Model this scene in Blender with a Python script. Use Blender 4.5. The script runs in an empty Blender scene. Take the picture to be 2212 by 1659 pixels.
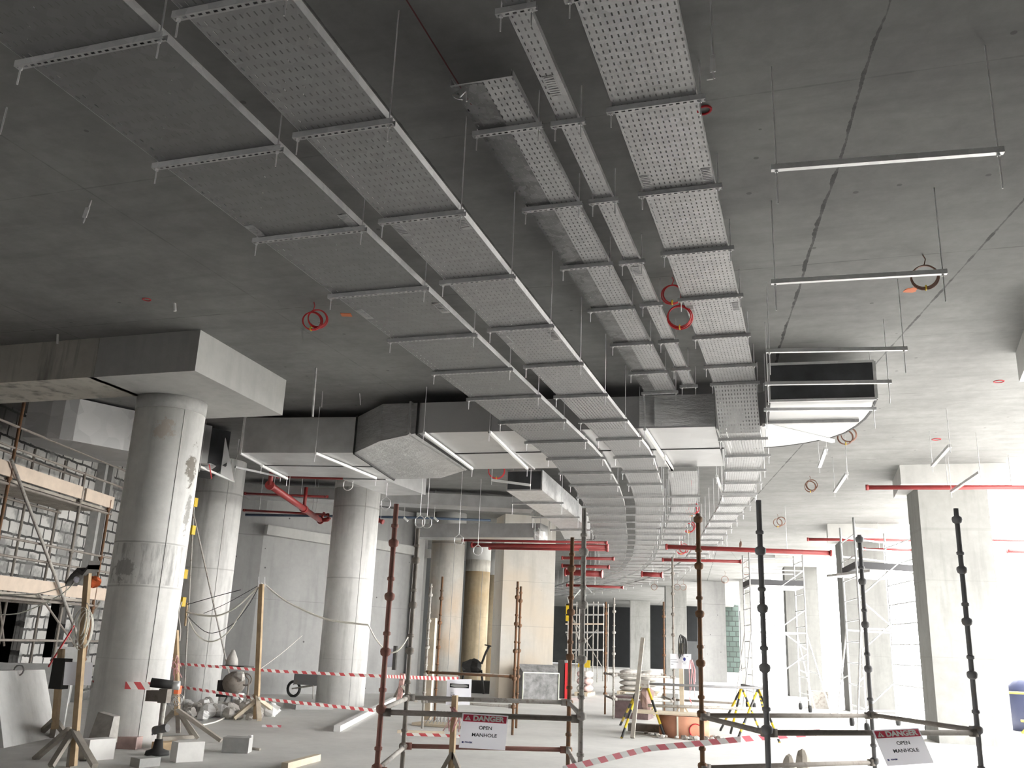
import bpy, math, random
from mathutils import Vector, Matrix
random.seed(7)
S = bpy.context.scene
COL = S.collection
# ------------------------------------------------------------------ camera
F = 1952.0; PITCH = math.radians(16.11); ROLL = math.radians(2.30); YAW = math.radians(18.33); CH = 1.6
CX, CY = 1106.0, 829.5
up = Vector((math.sin(ROLL)*math.cos(PITCH), -math.cos(ROLL)*math.cos(PITCH), math.sin(PITCH)))
fw = Vector((0, 0, 1)); hh = (fw-up*fw.dot(up)).normalized(); rr = (-up).cross(hh)
WY = hh*math.cos(YAW)+rr*math.sin(YAW); WX = WY.cross(up)
if WX.dot(rr) < 0: WX = -WX
RC = Matrix((WX, WY, up))                       # photo axes (x right, y down, z forward) -> world
cd = bpy.data.cameras.new('camera'); cam = bpy.data.objects.new('camera', cd); COL.objects.link(cam)
cd.sensor_width = 36; cd.lens = 36*F/2212; cd.clip_end = 600
cm = RC @ Matrix(((1, 0, 0), (0, -1, 0), (0, 0, -1)))
cam.matrix_world = Matrix.Translation((0, 0, CH)) @ cm.to_4x4()
S.camera = cam
# ------------------------------------------------------------------ light
S.view_settings.view_transform = 'Standard'; S.view_settings.look = 'None'
S.view_settings.gamma = 1; S.view_settings.use_curve_mapping = False
S.view_settings.exposure = 2.1
SKY = 4.2
w = bpy.data.worlds.new('sky'); S.world = w; w.use_nodes = True
wn = w.node_tree.nodes; bg = wn['Background']
bg.inputs[0].default_value = (1.0, 0.985, 0.955, 1); bg.inputs[1].default_value = SKY
S.cycles.max_bounces = 8; S.cycles.diffuse_bounces = 5; S.cycles.glossy_bounces = 4
S.cycles.sample_clamp_indirect = 8.0
S.cycles.use_denoising = True

# ------------------------------------------------------------------ measuring helpers: a sight line met with a real plane
def ray(px, py): return RC @ Vector(((px-CX)/F, (py-CY)/F, 1))
def pz(px, py, z):
    d = ray(px, py); t = (z-CH)/d.z; return Vector((d.x*t, d.y*t, z))
def py_(px, py, y):
    d = ray(px, py); t = y/d.y; return Vector((d.x*t, y, CH+d.z*t))
def pv(px, py, P, D):                            # vertical plane through P along D
    d = ray(px, py); n = Vector((D[1], -D[0])); t = (P[0]*n.x+P[1]*n.y)/(d.x*n.x+d.y*n.y)
    return Vector((d.x*t, d.y*t, CH+d.z*t))
def pr(px, py, xy):                              # point over the spot xy
    d = ray(px, py); t = math.hypot(xy[0], xy[1])/math.hypot(d.x, d.y); return Vector((xy[0], xy[1], CH+d.z*t))

# ------------------------------------------------------------------ materials
class NT:
    def __init__(s, name):
        s.m = bpy.data.materials.new(name); s.m.use_nodes = True; s.t = s.m.node_tree
        s.b = s.t.nodes['Principled BSDF']; s.o = s.t.nodes['Material Output']
    def n(s, ty, **k):
        x = s.t.nodes.new(ty)
        for a, v in k.items(): setattr(x, a, v)
        return x
    def l(s, a, b): s.t.links.new(a, b)
    def math(s, op, a, b=None, c=None):
        x = s.n('ShaderNodeMath', operation=op)
        for i, v in enumerate((a, b, c)):
            if v is None: continue
            if isinstance(v, (int, float)): x.inputs[i].default_value = v
            else: s.l(v, x.inputs[i])
        return x.outputs[0]
    def noise(s, vec, sc, det=4, rough=.55):
        x = s.n('ShaderNodeTexNoise'); x.inputs['Scale'].default_value = sc
        x.inputs['Detail'].default_value = det; x.inputs['Roughness'].default_value = rough
        s.l(vec, x.inputs['Vector']); return x.outputs['Fac']
    def ramp(s, f, stops):
        x = s.n('ShaderNodeValToRGB'); e = x.color_ramp.elements
        while len(e) < len(stops): e.new(.5)
        for q, (p, c) in zip(e, stops):
            q.position = p; q.color = (c, c, c, 1) if isinstance(c, (int, float)) else (*c, 1)
        s.l(f, x.inputs[0]); return x.outputs[0]
    def mix(s, f, a, b, mode='MIX'):
        x = s.n('ShaderNodeMix', data_type='RGBA', blend_type=mode)
        for i, v in ((0, f), (6, a), (7, b)):
            if isinstance(v, (int, float)): x.inputs[i].default_value = v
            elif isinstance(v, tuple): x.inputs[i].default_value = (*v[:3], 1)
            else: s.l(v, x.inputs[i])
        return x.outputs[2]
    def bump(s, h, st=.3, d=.02):
        x = s.n('ShaderNodeBump'); x.inputs['Strength'].default_value = st; x.inputs['Distance'].default_value = d
        s.l(h, x.inputs['Height']); s.l(x.outputs[0], s.b.inputs['Normal'])
    def pos(s): return s.n('ShaderNodeNewGeometry').outputs['Position']
    def xyz(s, v):
        x = s.n('ShaderNodeSeparateXYZ'); s.l(v, x.inputs[0]); return x.outputs
    def scaled(s, v, sc):
        x = s.n('ShaderNodeMapping'); x.inputs['Scale'].default_value = sc; s.l(v, x.inputs[0]); return x.outputs[0]
def lin(c): return tuple((v/12.92 if v <= .04045 else ((v+.055)/1.055)**2.4) for v in c)
def plain(name, c, rough=.6, metal=0.0, var=0.0, sc=8.0, alpha=1.0):
    k = NT(name); k.b.inputs['Roughness'].default_value = rough; k.b.inputs['Metallic'].default_value = metal
    if var:
        f = k.noise(k.pos(), sc, 5, .6)
        lo = tuple(v*(1-var) for v in c); hi = tuple(min(1, v*(1+var)) for v in c)
        k.l(k.ramp(f, [(.3, lo), (.7, hi)]), k.b.inputs['Base Color'])
    else: k.b.inputs['Base Color'].default_value = (*c, 1)
    return k.m
def concrete(name, c, var=.18, streak=.0, warm=None, lines=(), seg=(), rough=.85, bump=.25, band=None, spots=.0, strscale=(2.2, 2.2, .25), blot=()):
    k = NT(name); p = k.pos()
    a = k.noise(p, .7, 5, .6); b = k.noise(p, 6, 6, .65)
    f = k.math('ADD', k.math('MULTIPLY', a, .65), k.math('MULTIPLY', b, .35))
    lo = tuple(v*(1-var) for v in c); hi = tuple(v*(1+var) for v in c)
    col = k.ramp(f, [(.35, lo), (.65, hi)])
    if warm:
        g = k.noise(p, .55, 3, .5); col = k.mix(k.ramp(g, [(.45, 0.0), (.65, .8)]), col, warm)
    if streak:
        g = k.noise(k.scaled(p, strscale), 2.0, 5, .6)
        col = k.mix(k.ramp(g, [(.5, 0.0), (.72, streak)]), col, tuple(v*.35 for v in c))
    x, y, z = k.xyz(p)
    wob = k.math('MULTIPLY', k.math('SUBTRACT', k.noise(p, 1.3, 4), .5), .10)
    dirt = k.noise(p, 2.6, 6, .7)
    for (nx, ny, cc, wd, st) in lines:            # formwork joints: nx*x+ny*y=cc
        d = k.math('SUBTRACT', k.math('ADD', k.math('MULTIPLY', x, nx), k.math('MULTIPLY', y, ny)), cc)
        d = k.math('ABSOLUTE', k.math('ADD', d, wob if wd > .015 else 0.0))
        m = k.math('MULTIPLY', k.math('LESS_THAN', d, k.math('MULTIPLY', wd, k.ramp(dirt, [(.35, .25), (.62, 1.5)]))), k.ramp(dirt, [(.3, .25*st), (.6, .8*st)]))
        col = k.mix(m, col, tuple(v*.22 for v in c))
    for zc, wd, st in seg:                        # lift joints at height z
        d = k.math('ABSOLUTE', k.math('SUBTRACT', k.math('ADD', z, k.math('MULTIPLY', wob, .3)), zc))
        m = k.math('MULTIPLY', k.math('LESS_THAN', d, wd), st)
        col = k.mix(m, col, tuple(v*.4 for v in c))
    if band:                                      # a stained band under a lift joint
        z0, z1, st = band
        m = k.math('MULTIPLY', k.math('MULTIPLY', k.math('GREATER_THAN', z, z0), k.math('LESS_THAN', z, z1)),
                   k.ramp(k.noise(k.scaled(p, (5, 5, .8)), 2, 5, .7), [(.45, 0.0), (.62, st)]))
        col = k.mix(m, col, tuple(v*.28 for v in c))
    for (ctr, rad, zs, st, bc) in blot:           # weathered blotches at one place
        mp = k.n('ShaderNodeMapping'); mp.inputs['Location'].default_value = tuple(-q/r_ for q, r_ in zip(ctr, (rad, rad, zs))); mp.inputs['Scale'].default_value = (1/rad, 1/rad, 1/zs); k.l(p, mp.inputs[0])
        ln = k.n('ShaderNodeVectorMath', operation='LENGTH'); k.l(mp.outputs[0], ln.inputs[0])
        e = k.math('ADD', k.math('SUBTRACT', 1.0, ln.outputs['Value']), k.math('MULTIPLY', k.math('SUBTRACT', k.noise(p, 7, 6, .75), .5), 2.6))
        col = k.mix(k.ramp(e, [(.45, 0.0), (.62, st)]), col, bc)
    if spots:
        v = k.n('ShaderNodeTexVoronoi'); v.inputs['Scale'].default_value = 2.2; k.l(p, v.inputs['Vector'])
        m = k.math('MULTIPLY', k.math('LESS_THAN', v.outputs['Distance'], .055), spots)
        col = k.mix(m, col, tuple(v_*.2 for v_ in c))
    k.l(col, k.b.inputs['Base Color']); k.b.inputs['Roughness'].default_value = rough
    k.bump(b, bump, .01)
    return k.m
def galv(name, c=.55, rough=.42, var=.14, metal=.85, sc=14):
    k = NT(name); p = k.pos()
    v = k.n('ShaderNodeTexVoronoi'); v.inputs['Scale'].default_value = sc; k.l(p, v.inputs['Vector'])
    g = k.noise(p, 2.0, 5); f = k.math('ADD', k.math('MULTIPLY', k.xyz(v.outputs['Color'])[0], .35), k.math('MULTIPLY', g, .65))
    k.l(k.ramp(f, [(.3, c*(1-var)), (.7, c*(1+var))]), k.b.inputs['Base Color'])
    k.b.inputs['Metallic'].default_value = metal
    k.l(k.ramp(g, [(.3, rough-.07), (.7, rough+.1)]), k.b.inputs['Roughness'])
    return k.m, k
def perforated(name, pu, pv_, wu, wv, c=.5, rough=.45, metal=.8, var=.12, stag=False):
    m, k = galv(name, c, rough, var, metal)
    uv = k.n('ShaderNodeUVMap').outputs[0]; u, v, _ = k.xyz(uv)
    vs = k.math('DIVIDE', v, pv_)
    if stag: u = k.math('ADD', u, k.math('MULTIPLY', k.math('MODULO', k.math('FLOOR', vs), 2.0), pu/2))
    a = k.math('LESS_THAN', k.math('ABSOLUTE', k.math('SUBTRACT', k.math('FRACT', k.math('DIVIDE', u, pu)), .5)), wu/pu/2)
    b = k.math('LESS_THAN', k.math('ABSOLUTE', k.math('SUBTRACT', k.math('FRACT', vs), .5)), wv/pv_/2)
    h = k.math('MULTIPLY', a, b)
    tr = k.n('ShaderNodeBsdfTransparent'); mx = k.n('ShaderNodeMixShader')
    k.l(h, mx.inputs[0]); k.l(k.b.outputs[0], mx.inputs[1]); k.l(tr.outputs[0], mx.inputs[2]); k.l(mx.outputs[0], k.o.inputs[0])
    return m
def rusty(name, base, rust, amt=.5, sc=9):
    k = NT(name); p = k.pos(); f = k.noise(p, sc, 6, .7)
    k.l(k.mix(k.ramp(f, [(.64-amt*.3, 0.0), (.76-amt*.15, 1.0)]), base, rust), k.b.inputs['Base Color'])
    k.b.inputs['Roughness'].default_value = .8; k.bump(f, .4, .003); return k.m
def striped(name, c1, c2, period, skew=0.0, rough=.5):
    k = NT(name); u, v, _ = k.xyz(k.n('ShaderNodeUVMap').outputs[0])
    f = k.math('LESS_THAN', k.math('FRACT', k.math('DIVIDE', k.math('ADD', u, k.math('MULTIPLY', v, skew)), period)), .5)
    cc = k.mix(f, c1, c2); k.l(cc, k.b.inputs['Base Color']); k.b.inputs['Roughness'].default_value = rough
    if 'tape' in name:
        tr = k.n('ShaderNodeBsdfTranslucent'); k.l(cc, tr.inputs[0]); mx = k.n('ShaderNodeMixShader'); mx.inputs[0].default_value = .45
        k.l(k.b.outputs[0], mx.inputs[1]); k.l(tr.outputs[0], mx.inputs[2]); k.l(mx.outputs[0], k.o.inputs[0])
    return k.m

CEIL = 5.75
c_lines = [(1, 0, -3.07, .008, .9), (1, 0, -6.6, .008, .4), (0, 1, 9.7, .008, .55), (0, 1, 15.3, .008, .5),
           (0, 1, 6.3, .008, .35), (0, 1, 12.4, .007, .35), (1, 0, -10.2, .01, .5), (0, 1, 20.6, .01, .5), (0, 1, 26, .01, .5),
           (.992, .127, 1.37, .016, 1.3), (.9805, .196, 3.72, .013, 1.2)]
M = {}
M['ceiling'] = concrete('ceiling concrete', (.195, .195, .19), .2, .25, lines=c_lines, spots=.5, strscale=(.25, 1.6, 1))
M['floor'] = concrete('floor screed', (.64, .635, .62), .12, .10, bump=.15, rough=.7, strscale=(.5, .5, .5))
M['ground'] = plain('dusty site ground', (.60, .59, .57), .9, 0, .1, 1)
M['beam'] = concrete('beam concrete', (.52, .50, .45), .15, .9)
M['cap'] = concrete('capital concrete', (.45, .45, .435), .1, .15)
M['column'] = concrete('column concrete', (.80, .795, .775), .12, .3, seg=[(2.86, .012, .5), (2.22, .012, .4), (1.2, .006, .2)], band=(2.25, 2.84, .55),
                       blot=[((-9.07, 11.66, 4.05), .20, .5, .8, (.16, .13, .10)), ((-9.06, 11.72, 3.35), .16, .55, .6, (.16, .15, .13)), ((-9.3, 11.2, 4.6), .3, .25, .4, (.55, .40, .29)), ((-9.6, 11.14, 2.45), .33, .3, .65, (.30, .295, .285))])
M['column_b'] = concrete('middle column concrete', (.70, .695, .68), .12, .5, seg=[(3.08, .015, .4), (4.9, .02, .4), (1.1, .006, .2)], blot=[((-13.8, 19.6, .8), .7, .5, .5, (.2, .195, .19))])
M['column_w'] = concrete('weathered column concrete', (.50, .48, .44), .15, .4, warm=(.50, .37, .25), seg=[(4.75, .02, .6), (2.4, .006, .3)])
M['column_y'] = concrete('yellowed column concrete', (.46, .38, .26), .2, .45, warm=(.48, .33, .17), seg=[(2.6, .006, .3)])
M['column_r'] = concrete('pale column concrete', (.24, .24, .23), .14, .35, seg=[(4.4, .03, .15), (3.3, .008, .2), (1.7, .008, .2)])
M['wall'] = concrete('wall concrete', (.36, .36, .355), .1, .2, seg=[(4.4, .015, .4), (2.6, .01, .3)], spots=.9)
M['wallshade'] = concrete('darkened unseen wall', (.13, .13, .125), .15, .2)  # unseen walls kept dark to dim bounced light near the camera
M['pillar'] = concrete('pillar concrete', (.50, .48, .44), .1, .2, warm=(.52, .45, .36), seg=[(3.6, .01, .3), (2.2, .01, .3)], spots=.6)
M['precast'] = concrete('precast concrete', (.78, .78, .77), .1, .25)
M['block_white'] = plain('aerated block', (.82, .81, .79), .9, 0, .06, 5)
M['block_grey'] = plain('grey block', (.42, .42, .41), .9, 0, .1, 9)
M['dark'] = plain('painted recess shade', (.006, .007, .008), .9, 0, .3, 2)  # near-black colour stands in for the shade inside openings
M['darkgrey'] = plain('dark grey wall', (.022, .024, .024), .9, 0, .3, 1)  # shade of the far interior put into the wall colour
k = NT('far block wall'); bt = k.n('ShaderNodeTexBrick'); bt.inputs['Scale'].default_value = 1
for i, c in (('Color1', (.035, .055, .048)), ('Color2', (.022, .036, .03)), ('Mortar', (.006, .01, .008))): bt.inputs[i].default_value = (*c, 1)
bt.inputs['Mortar Size'].default_value = .04; bt.inputs['Brick Width'].default_value = .6; bt.inputs['Row Height'].default_value = .45
x, y, z = k.xyz(k.pos()); cb = k.n('ShaderNodeCombineXYZ'); k.l(x, cb.inputs[0]); k.l(z, cb.inputs[1]); k.l(cb.outputs[0], bt.inputs[0])
k.l(bt.outputs[0], k.b.inputs['Base Color']); M['farblock'] = k.m
k = NT('blockwork'); bt = k.n('ShaderNodeTexBrick'); bt.inputs['Scale'].default_value = 1
for i, c in (('Color1', (.62, .61, .59)), ('Color2', (.46, .455, .44)), ('Mortar', (.06, .06, .058))): bt.inputs[i].default_value = (*c, 1)
bt.inputs['Mortar Size'].default_value = .028; bt.inputs['Mortar Smooth'].default_value = .3; bt.inputs['Brick Width'].default_value = .42; bt.inputs['Row Height'].default_value = .26
u, v, _ = k.xyz(k.n('ShaderNodeUVMap').outputs[0]); wob = k.math('MULTIPLY', k.noise(k.pos(), 5, 3), .06)
cb = k.n('ShaderNodeCombineXYZ'); k.l(k.math('ADD', u, wob), cb.inputs[0]); k.l(k.math('ADD', v, wob), cb.inputs[1]); k.l(cb.outputs[0], bt.inputs[0])
nz = k.noise(k.pos(), 1.1, 4, .7)
k.l(k.mix(k.ramp(nz, [(.5, 0.0), (.6, .8)]), bt.outputs[0], (.205, .205, .20)), k.b.inputs['Base Color'])
k.b.inputs['Roughness'].default_value = .9; k.bump(bt.outputs['Fac'], -.5, .02); M['blockwork'] = k.m
M['galv'] = galv('galvanised steel', .56, .42)[0]
M['galv_dark'] = galv('dull galvanised steel', .42, .5, .15, .7)[0]
M['galv_bright'] = galv('bright galvanised steel', .75, .38, .08, .5)[0]
M['galv_shiny'] = galv('spangled galvanised sheet', .42, .22, .3, .95, 30)[0]
M['channel'] = perforated('slotted channel', .05, 10, .026, 3.6, .42, .5, .3)
M['tray_a'] = perforated('wide slotted tray sheet', .052, .11, .008, .035, .23, .5, .5, .08)
M['tray_b'] = perforated('slotted tray sheet', .044, .072, .011, .034, .38, .42, .7, .08)
M['tray_s'] = perforated('spangled sheet with painted reflection', .044, .072, .009, .030, .17, .35, .75, .3)  # darker sheet tone carries a painted reflection
M['tray_c'] = perforated('dull slotted tray sheet', .046, .085, .009, .036, .32, .46, .6, .08)
k = NT('foil duct insulation'); p = k.pos(); a = k.noise(p, 3, 4); b = k.noise(k.scaled(p, (1, 1, 3)), 9, 4, .7)
k.l(k.ramp(a, [(.3, .50), (.7, .64)]), k.b.inputs['Base Color']); k.b.inputs['Metallic'].default_value = .75; k.b.inputs['Roughness'].default_value = .36
k.bump(b, .35, .006); M['foil'] = k.m
M['foil_dull'] = galv('dull foil facing', .42, .5, .1, .5, 3)[0]
k = NT('crumpled foil wrap'); p = k.pos(); b = k.noise(k.scaled(p, (1.0, 1.0, 4.5)), 3.2, 7, .8)
k.l(k.ramp(b, [(.3, .42), (.7, .68)]), k.b.inputs['Base Color']); k.b.inputs['Metallic'].default_value = .8; k.b.inputs['Roughness'].default_value = .3
k.bump(b, 1.0, .09); M['foil_crumpled'] = k.m
M['duct_under'] = galv('smooth duct sheet', .52, .38, .05, .6, 2)[0]
M['insul'] = plain('dark duct insulation', (.045, .048, .052), .75, 0, .35, 3)
M['black'] = plain('black tape', (.015, .015, .015), .6)
M['red'] = plain('red pipe paint', (.26, .03, .03), .45, 0, .15, 4)
M['redcord'] = plain('red conduit', (.62, .03, .04), .5)
M['browncord'] = plain('brown conduit', (.20, .10, .07), .6)
M['yellow'] = plain('yellow paint', (.75, .52, .03), .5)
M['blue'] = plain('blue pipe', (.06, .09, .14), .5)
M['white'] = plain('white paint', (.78, .78, .77), .5)
def thin_sheet(name, c, f=.5):                    # thin paper and film that daylight shines through
    k = NT(name); k.b.inputs['Base Color'].default_value = (*c, 1); k.b.inputs['Roughness'].default_value = .4
    tr = k.n('ShaderNodeBsdfTranslucent'); tr.inputs[0].default_value = (*c, 1); mx = k.n('ShaderNodeMixShader'); mx.inputs[0].default_value = f
    k.l(k.b.outputs[0], mx.inputs[1]); k.l(tr.outputs[0], mx.inputs[2]); k.l(mx.outputs[0], k.o.inputs[0]); return k.m
M['paper'] = thin_sheet('white sign sheet', (.88, .88, .94))
M['sred'] = thin_sheet('sign red', (.62, .05, .10), .3)
M['ink'] = plain('sign ink', (.03, .035, .045), .6)
M['navy'] = plain('sign navy ink', (.03, .04, .20), .6)
M['greyink'] = plain('grey sign ink', (.35, .36, .40), .6)
M['wood'] = plain('raw timber', (.46, .34, .21), .8, 0, .2, 5)
M['wood_pale'] = plain('pale dusty timber', (.62, .54, .42), .85, 0, .15, 5)
M['wood_grey'] = plain('grey dusty timber', (.35, .32, .28), .9, 0, .2, 5)
M['plank'] = plain('scaffold board', (.60, .50, .41), .85, 0, .1, 4)
M['ply'] = plain('dark plywood', (.09, .085, .08), .9, 0, .3, 3)
M['sheet'] = plain('grey lined panel', (.20, .20, .20), .8, 0, .4, 6)
M['edge'] = plain('pale panel edge', (.66, .68, .58), .6)
M['pole_red'] = rusty('red oxide steel', (.27, .12, .10), (.27, .17, .13), .5)
M['pole_dark'] = rusty('dark painted steel', (.19, .19, .195), (.20, .165, .13), .3)  # base tone lifted to paint haze over the poles
M['pole_brown'] = rusty('rusted steel', (.20, .10, .05), (.12, .085, .06), .6)
M['pole_grey'] = rusty('dusty grey steel', (.42, .40, .37), (.16, .12, .09), .4, 14)
M['pole_mid'] = rusty('grey brown steel', (.25, .225, .20), (.17, .14, .12), .5)  # lightened likewise, haze put into the steel colour
M['column_s'] = concrete('light-compensated column concrete', (.15, .15, .143), .12, .3, seg=[(4.4, .03, .15), (3.3, .008, .2), (1.7, .008, .2)])  # copy of the pale column concrete, darkened to offset stronger light
M['alu'] = plain('aluminium tube', (.72, .73, .74), .35, .6)
M['cable_white'] = plain('white cable', (.92, .90, .82), .5)
M['cable_black'] = plain('black cable', (.02, .02, .02), .5)
M['orange'] = plain('orange plastic', (.80, .16, .05), .5)
M['terracotta'] = plain('orange concrete ring', (.52, .25, .16), .85, 0, .15, 2)
M['rubber'] = plain('rubber', (.03, .03, .03), .8)
k = NT('clear plastic sheet'); k.b.inputs['Base Color'].default_value = (.7, .7, .7, 1); k.b.inputs['Roughness'].default_value = .3; k.b.inputs['Alpha'].default_value = .45; M['plastic'] = k.m
M['sack'] = plain('dusty sack', (.52, .50, .47), .9, 0, .2, 7)
M['sack_red'] = plain('wrapped goods', (.42, .30, .28), .7, 0, .3, 4)
M['navytank'] = plain('dark blue tank', (.05, .06, .12), .5)
M['deckdark'] = plain('dark toe board', (.07, .07, .075), .8)
M['stripe'] = striped('red and white tape', (.70, .20, .24), (.86, .84, .84), .20, 1.0)
M['stripe_far'] = striped('red and white barrier tape', (.58, .10, .11), (.82, .80, .78), .24, 1.0)
M['tapewrap'] = plain('tape wrapped timber', (.55, .33, .30), .7, 0, .4, 12)
M['hazard'] = striped('yellow and black steel', (.70, .50, .02), (.03, .03, .03), .50)
M['chalk'] = plain('dark red line', (.10, .025, .025), .8)
M['paint_red'] = plain('red spray paint', (.45, .02, .03), .8)
M['paint_or'] = plain('orange spray paint', (.60, .18, .08), .8)
M['steelbox'] = plain('grey machine cover', (.14, .145, .15), .5, .3, .2, 1)

# ------------------------------------------------------------------ mesh helpers
class MB:
    def __init__(s): s.v = []; s.f = []; s.uv = {}; s.sm = False
    def poly(s, pts, uvs=None):
        i = len(s.v); s.v += [Vector(p) for p in pts]; s.f.append(tuple(range(i, i+len(pts))))
        if uvs: s.uv[len(s.f)-1] = uvs
    def hexa(s, a):                              # a: 4 bottom, 4 top corners
        i = len(s.v); s.v += [Vector(p) for p in a]
        for q in ((3, 2, 1, 0), (4, 5, 6, 7), (0, 1, 5, 4), (1, 2, 6, 5), (2, 3, 7, 6), (3, 0, 4, 7)): s.f.append(tuple(i+j for j in q))
        return s
    def box(s, c, d, rz=0):
        x, y, z = (q/2 for q in d); R = Matrix.Rotation(rz, 3, 'Z'); c = Vector(c)
        return s.hexa([c+R@Vector(p) for p in ((-x, -y, -z), (x, -y, -z), (x, y, -z), (-x, y, -z), (-x, -y, z), (x, -y, z), (x, y, z), (-x, y, z))])
    def bar(s, a, b, w_, h_, side=None):          # rectangular bar from a to b
        a = Vector(a); b = Vector(b); d = (b-a).normalized(); u = Vector(side) if side else (Vector((0, 0, 1)) if abs(d.z) < .9 else Vector((0, 1, 0)))
        sx = d.cross(u).normalized(); sy = sx.cross(d).normalized(); p = []
        for e in (a, b):
            for q, r in ((-1, -1), (1, -1), (1, 1), (-1, 1)): p.append(e+sx*q*w_/2+sy*r*h_/2)
        return s.hexa(p)
    def tube(s, pts, r, n=8, closed=False, caps=True):
        pts = [Vector(p) for p in pts]; m = len(pts); i0 = len(s.v); rs = r if isinstance(r, (list, tuple)) else [r]*m; L = 0
        ref = None; Ls = []
        for i, p in enumerate(pts):
            if closed: d = pts[(i+1) % m]-pts[i-1]
            else: d = pts[min(i+1, m-1)]-pts[max(i-1, 0)]
            d.normalize()
            if ref is None: ref = Vector((0, 0, 1)) if abs(d.z) < .9 else Vector((1, 0, 0))
            x = (ref-d*ref.dot(d)).normalized(); y = d.cross(x); ref = x
            if i: L += (p-pts[i-1]).length
            Ls.append(L)
            for j in range(n):
                a = 2*math.pi*j/n; s.v.append(p+(x*math.cos(a)+y*math.sin(a))*rs[i])
        for i in range(m if closed else m-1):
            q = (i+1) % m
            for j in range(n):
                s.f.append((i0+i*n+j, i0+i*n+(j+1) % n, i0+q*n+(j+1) % n, i0+q*n+j))
                s.uv[len(s.f)-1] = [(Ls[i], j/n), (Ls[i], (j+1)/n), (Ls[q], (j+1)/n), (Ls[q], j/n)]
        if caps and not closed:
            s.f.append(tuple(i0+j for j in reversed(range(n)))); s.f.append(tuple(i0+(m-1)*n+j for j in range(n)))
        s.sm = n > 6
        return s
    def ring(s, c, R_, r, ax=(0, 1, 0), n=20, sx=1, sy=1):
        ax = Vector(ax).normalized(); x = ax.orthogonal().normalized() if abs(ax.z) > .9 else Vector((0, 0, 1)); y = ax.cross(x)
        return s.tube([Vector(c)+x*math.cos(2*math.pi*i/n)*R_*sy+y*math.sin(2*math.pi*i/n)*R_*sx for i in range(n)], r, 5, True)
    def prism(s, poly, z0, z1):
        n = len(poly); i = len(s.v)
        A = sum(poly[j][0]*poly[(j+1) % n][1]-poly[(j+1) % n][0]*poly[j][1] for j in range(n))
        if A < 0: poly = poly[::-1]
        za = z0 if callable(z0) else (lambda p: z0); zb = z1 if callable(z1) else (lambda p: z1)
        s.v += [Vector((p[0], p[1], za(p))) for p in poly]+[Vector((p[0], p[1], zb(p))) for p in poly]
        s.f.append(tuple(i+j for j in reversed(range(n)))); s.f.append(tuple(i+n+j for j in range(n)))
        for j in range(n): s.f.append((i+j, i+(j+1) % n, i+n+(j+1) % n, i+n+j))
        return s
    def lathe(s, c, prof, n=24, ax=None):
        pts = [Vector(c)+Vector((0, 0, z)) for r, z in prof]; rs = [r for r, z in prof]
        if ax: ax = Vector(ax).normalized(); pts = [Vector(c)+ax*z for r, z in prof]
        return s.tube(pts, rs, n)
    def blob(s, c, d, seed=0, rough=.15, n=10, flat=True):
        rnd = random.Random(seed); i0 = len(s.v); c = Vector(c); rows = 6
        for i in range(rows+1):
            t = math.pi*i/rows
            for j in range(n):
                a = 2*math.pi*j/n; q = 1+rnd.uniform(-rough, rough)
                s.v.append(c+Vector((math.sin(t)*math.cos(a)*d[0]/2*q, math.sin(t)*math.sin(a)*d[1]/2*q, math.cos(t)*d[2]/2*(1+rnd.uniform(-rough, rough)*.5))))
        for i in range(rows):
            for j in range(n): s.f.append((i0+i*n+j, i0+(i+1)*n+j, i0+(i+1)*n+(j+1) % n, i0+i*n+(j+1) % n))
        s.sm = not flat
        return s
    def build(s, name, mat, parent=None, label=None, cat=None, group=None, kind=None, loc=None, pscale=None):
        base = Vector((0, 0, 0))
        if parent is not None: base = world_of(parent)
        elif loc is not None: base = Vector(loc)
        else:
            xs = [v.x for v in s.v]; ys = [v.y for v in s.v]; zs = [v.z for v in s.v]
            base = Vector(((min(xs)+max(xs))/2, (min(ys)+max(ys))/2, min(zs)))
        me = bpy.data.meshes.new(name); me.from_pydata([tuple(v-base) for v in s.v], [], s.f)
        if s.uv:
            ul = me.uv_layers.new(name='UVMap')
            for fi, us in s.uv.items():
                for li, u in zip(me.polygons[fi].loop_indices, us): ul.data[li].uv = u
        if s.sm:
            for p in me.polygons: p.use_smooth = len(p.vertices) == 4
        me.materials.append(mat if not isinstance(mat, str) else M[mat]); me.update()
        o = bpy.data.objects.new(name, me); COL.objects.link(o)
        if parent is not None: o.parent = parent
        else: o.location = base
        o['wb'] = tuple(base); props(o, label, cat, group, kind)
        return o
def world_of(o): return Vector(o['wb'])
def props(o, label=None, cat=None, group=None, kind=None):
    for a, v in (('label', label), ('category', cat), ('group', group), ('kind', kind)):
        if v: o[a] = v
def T(name, label, cat, loc, group=None, kind=None):
    o = bpy.data.objects.new(name, None); COL.objects.link(o); o.location = loc; o.empty_display_size = .2
    o['wb'] = tuple(Vector(loc)); props(o, label, cat, group, kind); return o
ORD = ['first', 'second', 'third', 'fourth', 'fifth', 'sixth', 'seventh', 'eighth', 'ninth', 'tenth', 'eleventh', 'twelfth', 'thirteenth',
       'fourteenth', 'fifteenth', 'sixteenth', 'seventeenth', 'eighteenth', 'nineteenth', 'twentieth', 'twenty-first', 'twenty-second',
       'twenty-third', 'twenty-fourth', 'twenty-fifth', 'twenty-sixth', 'twenty-seventh', 'twenty-eighth', 'twenty-ninth', 'thirtieth']

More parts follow.
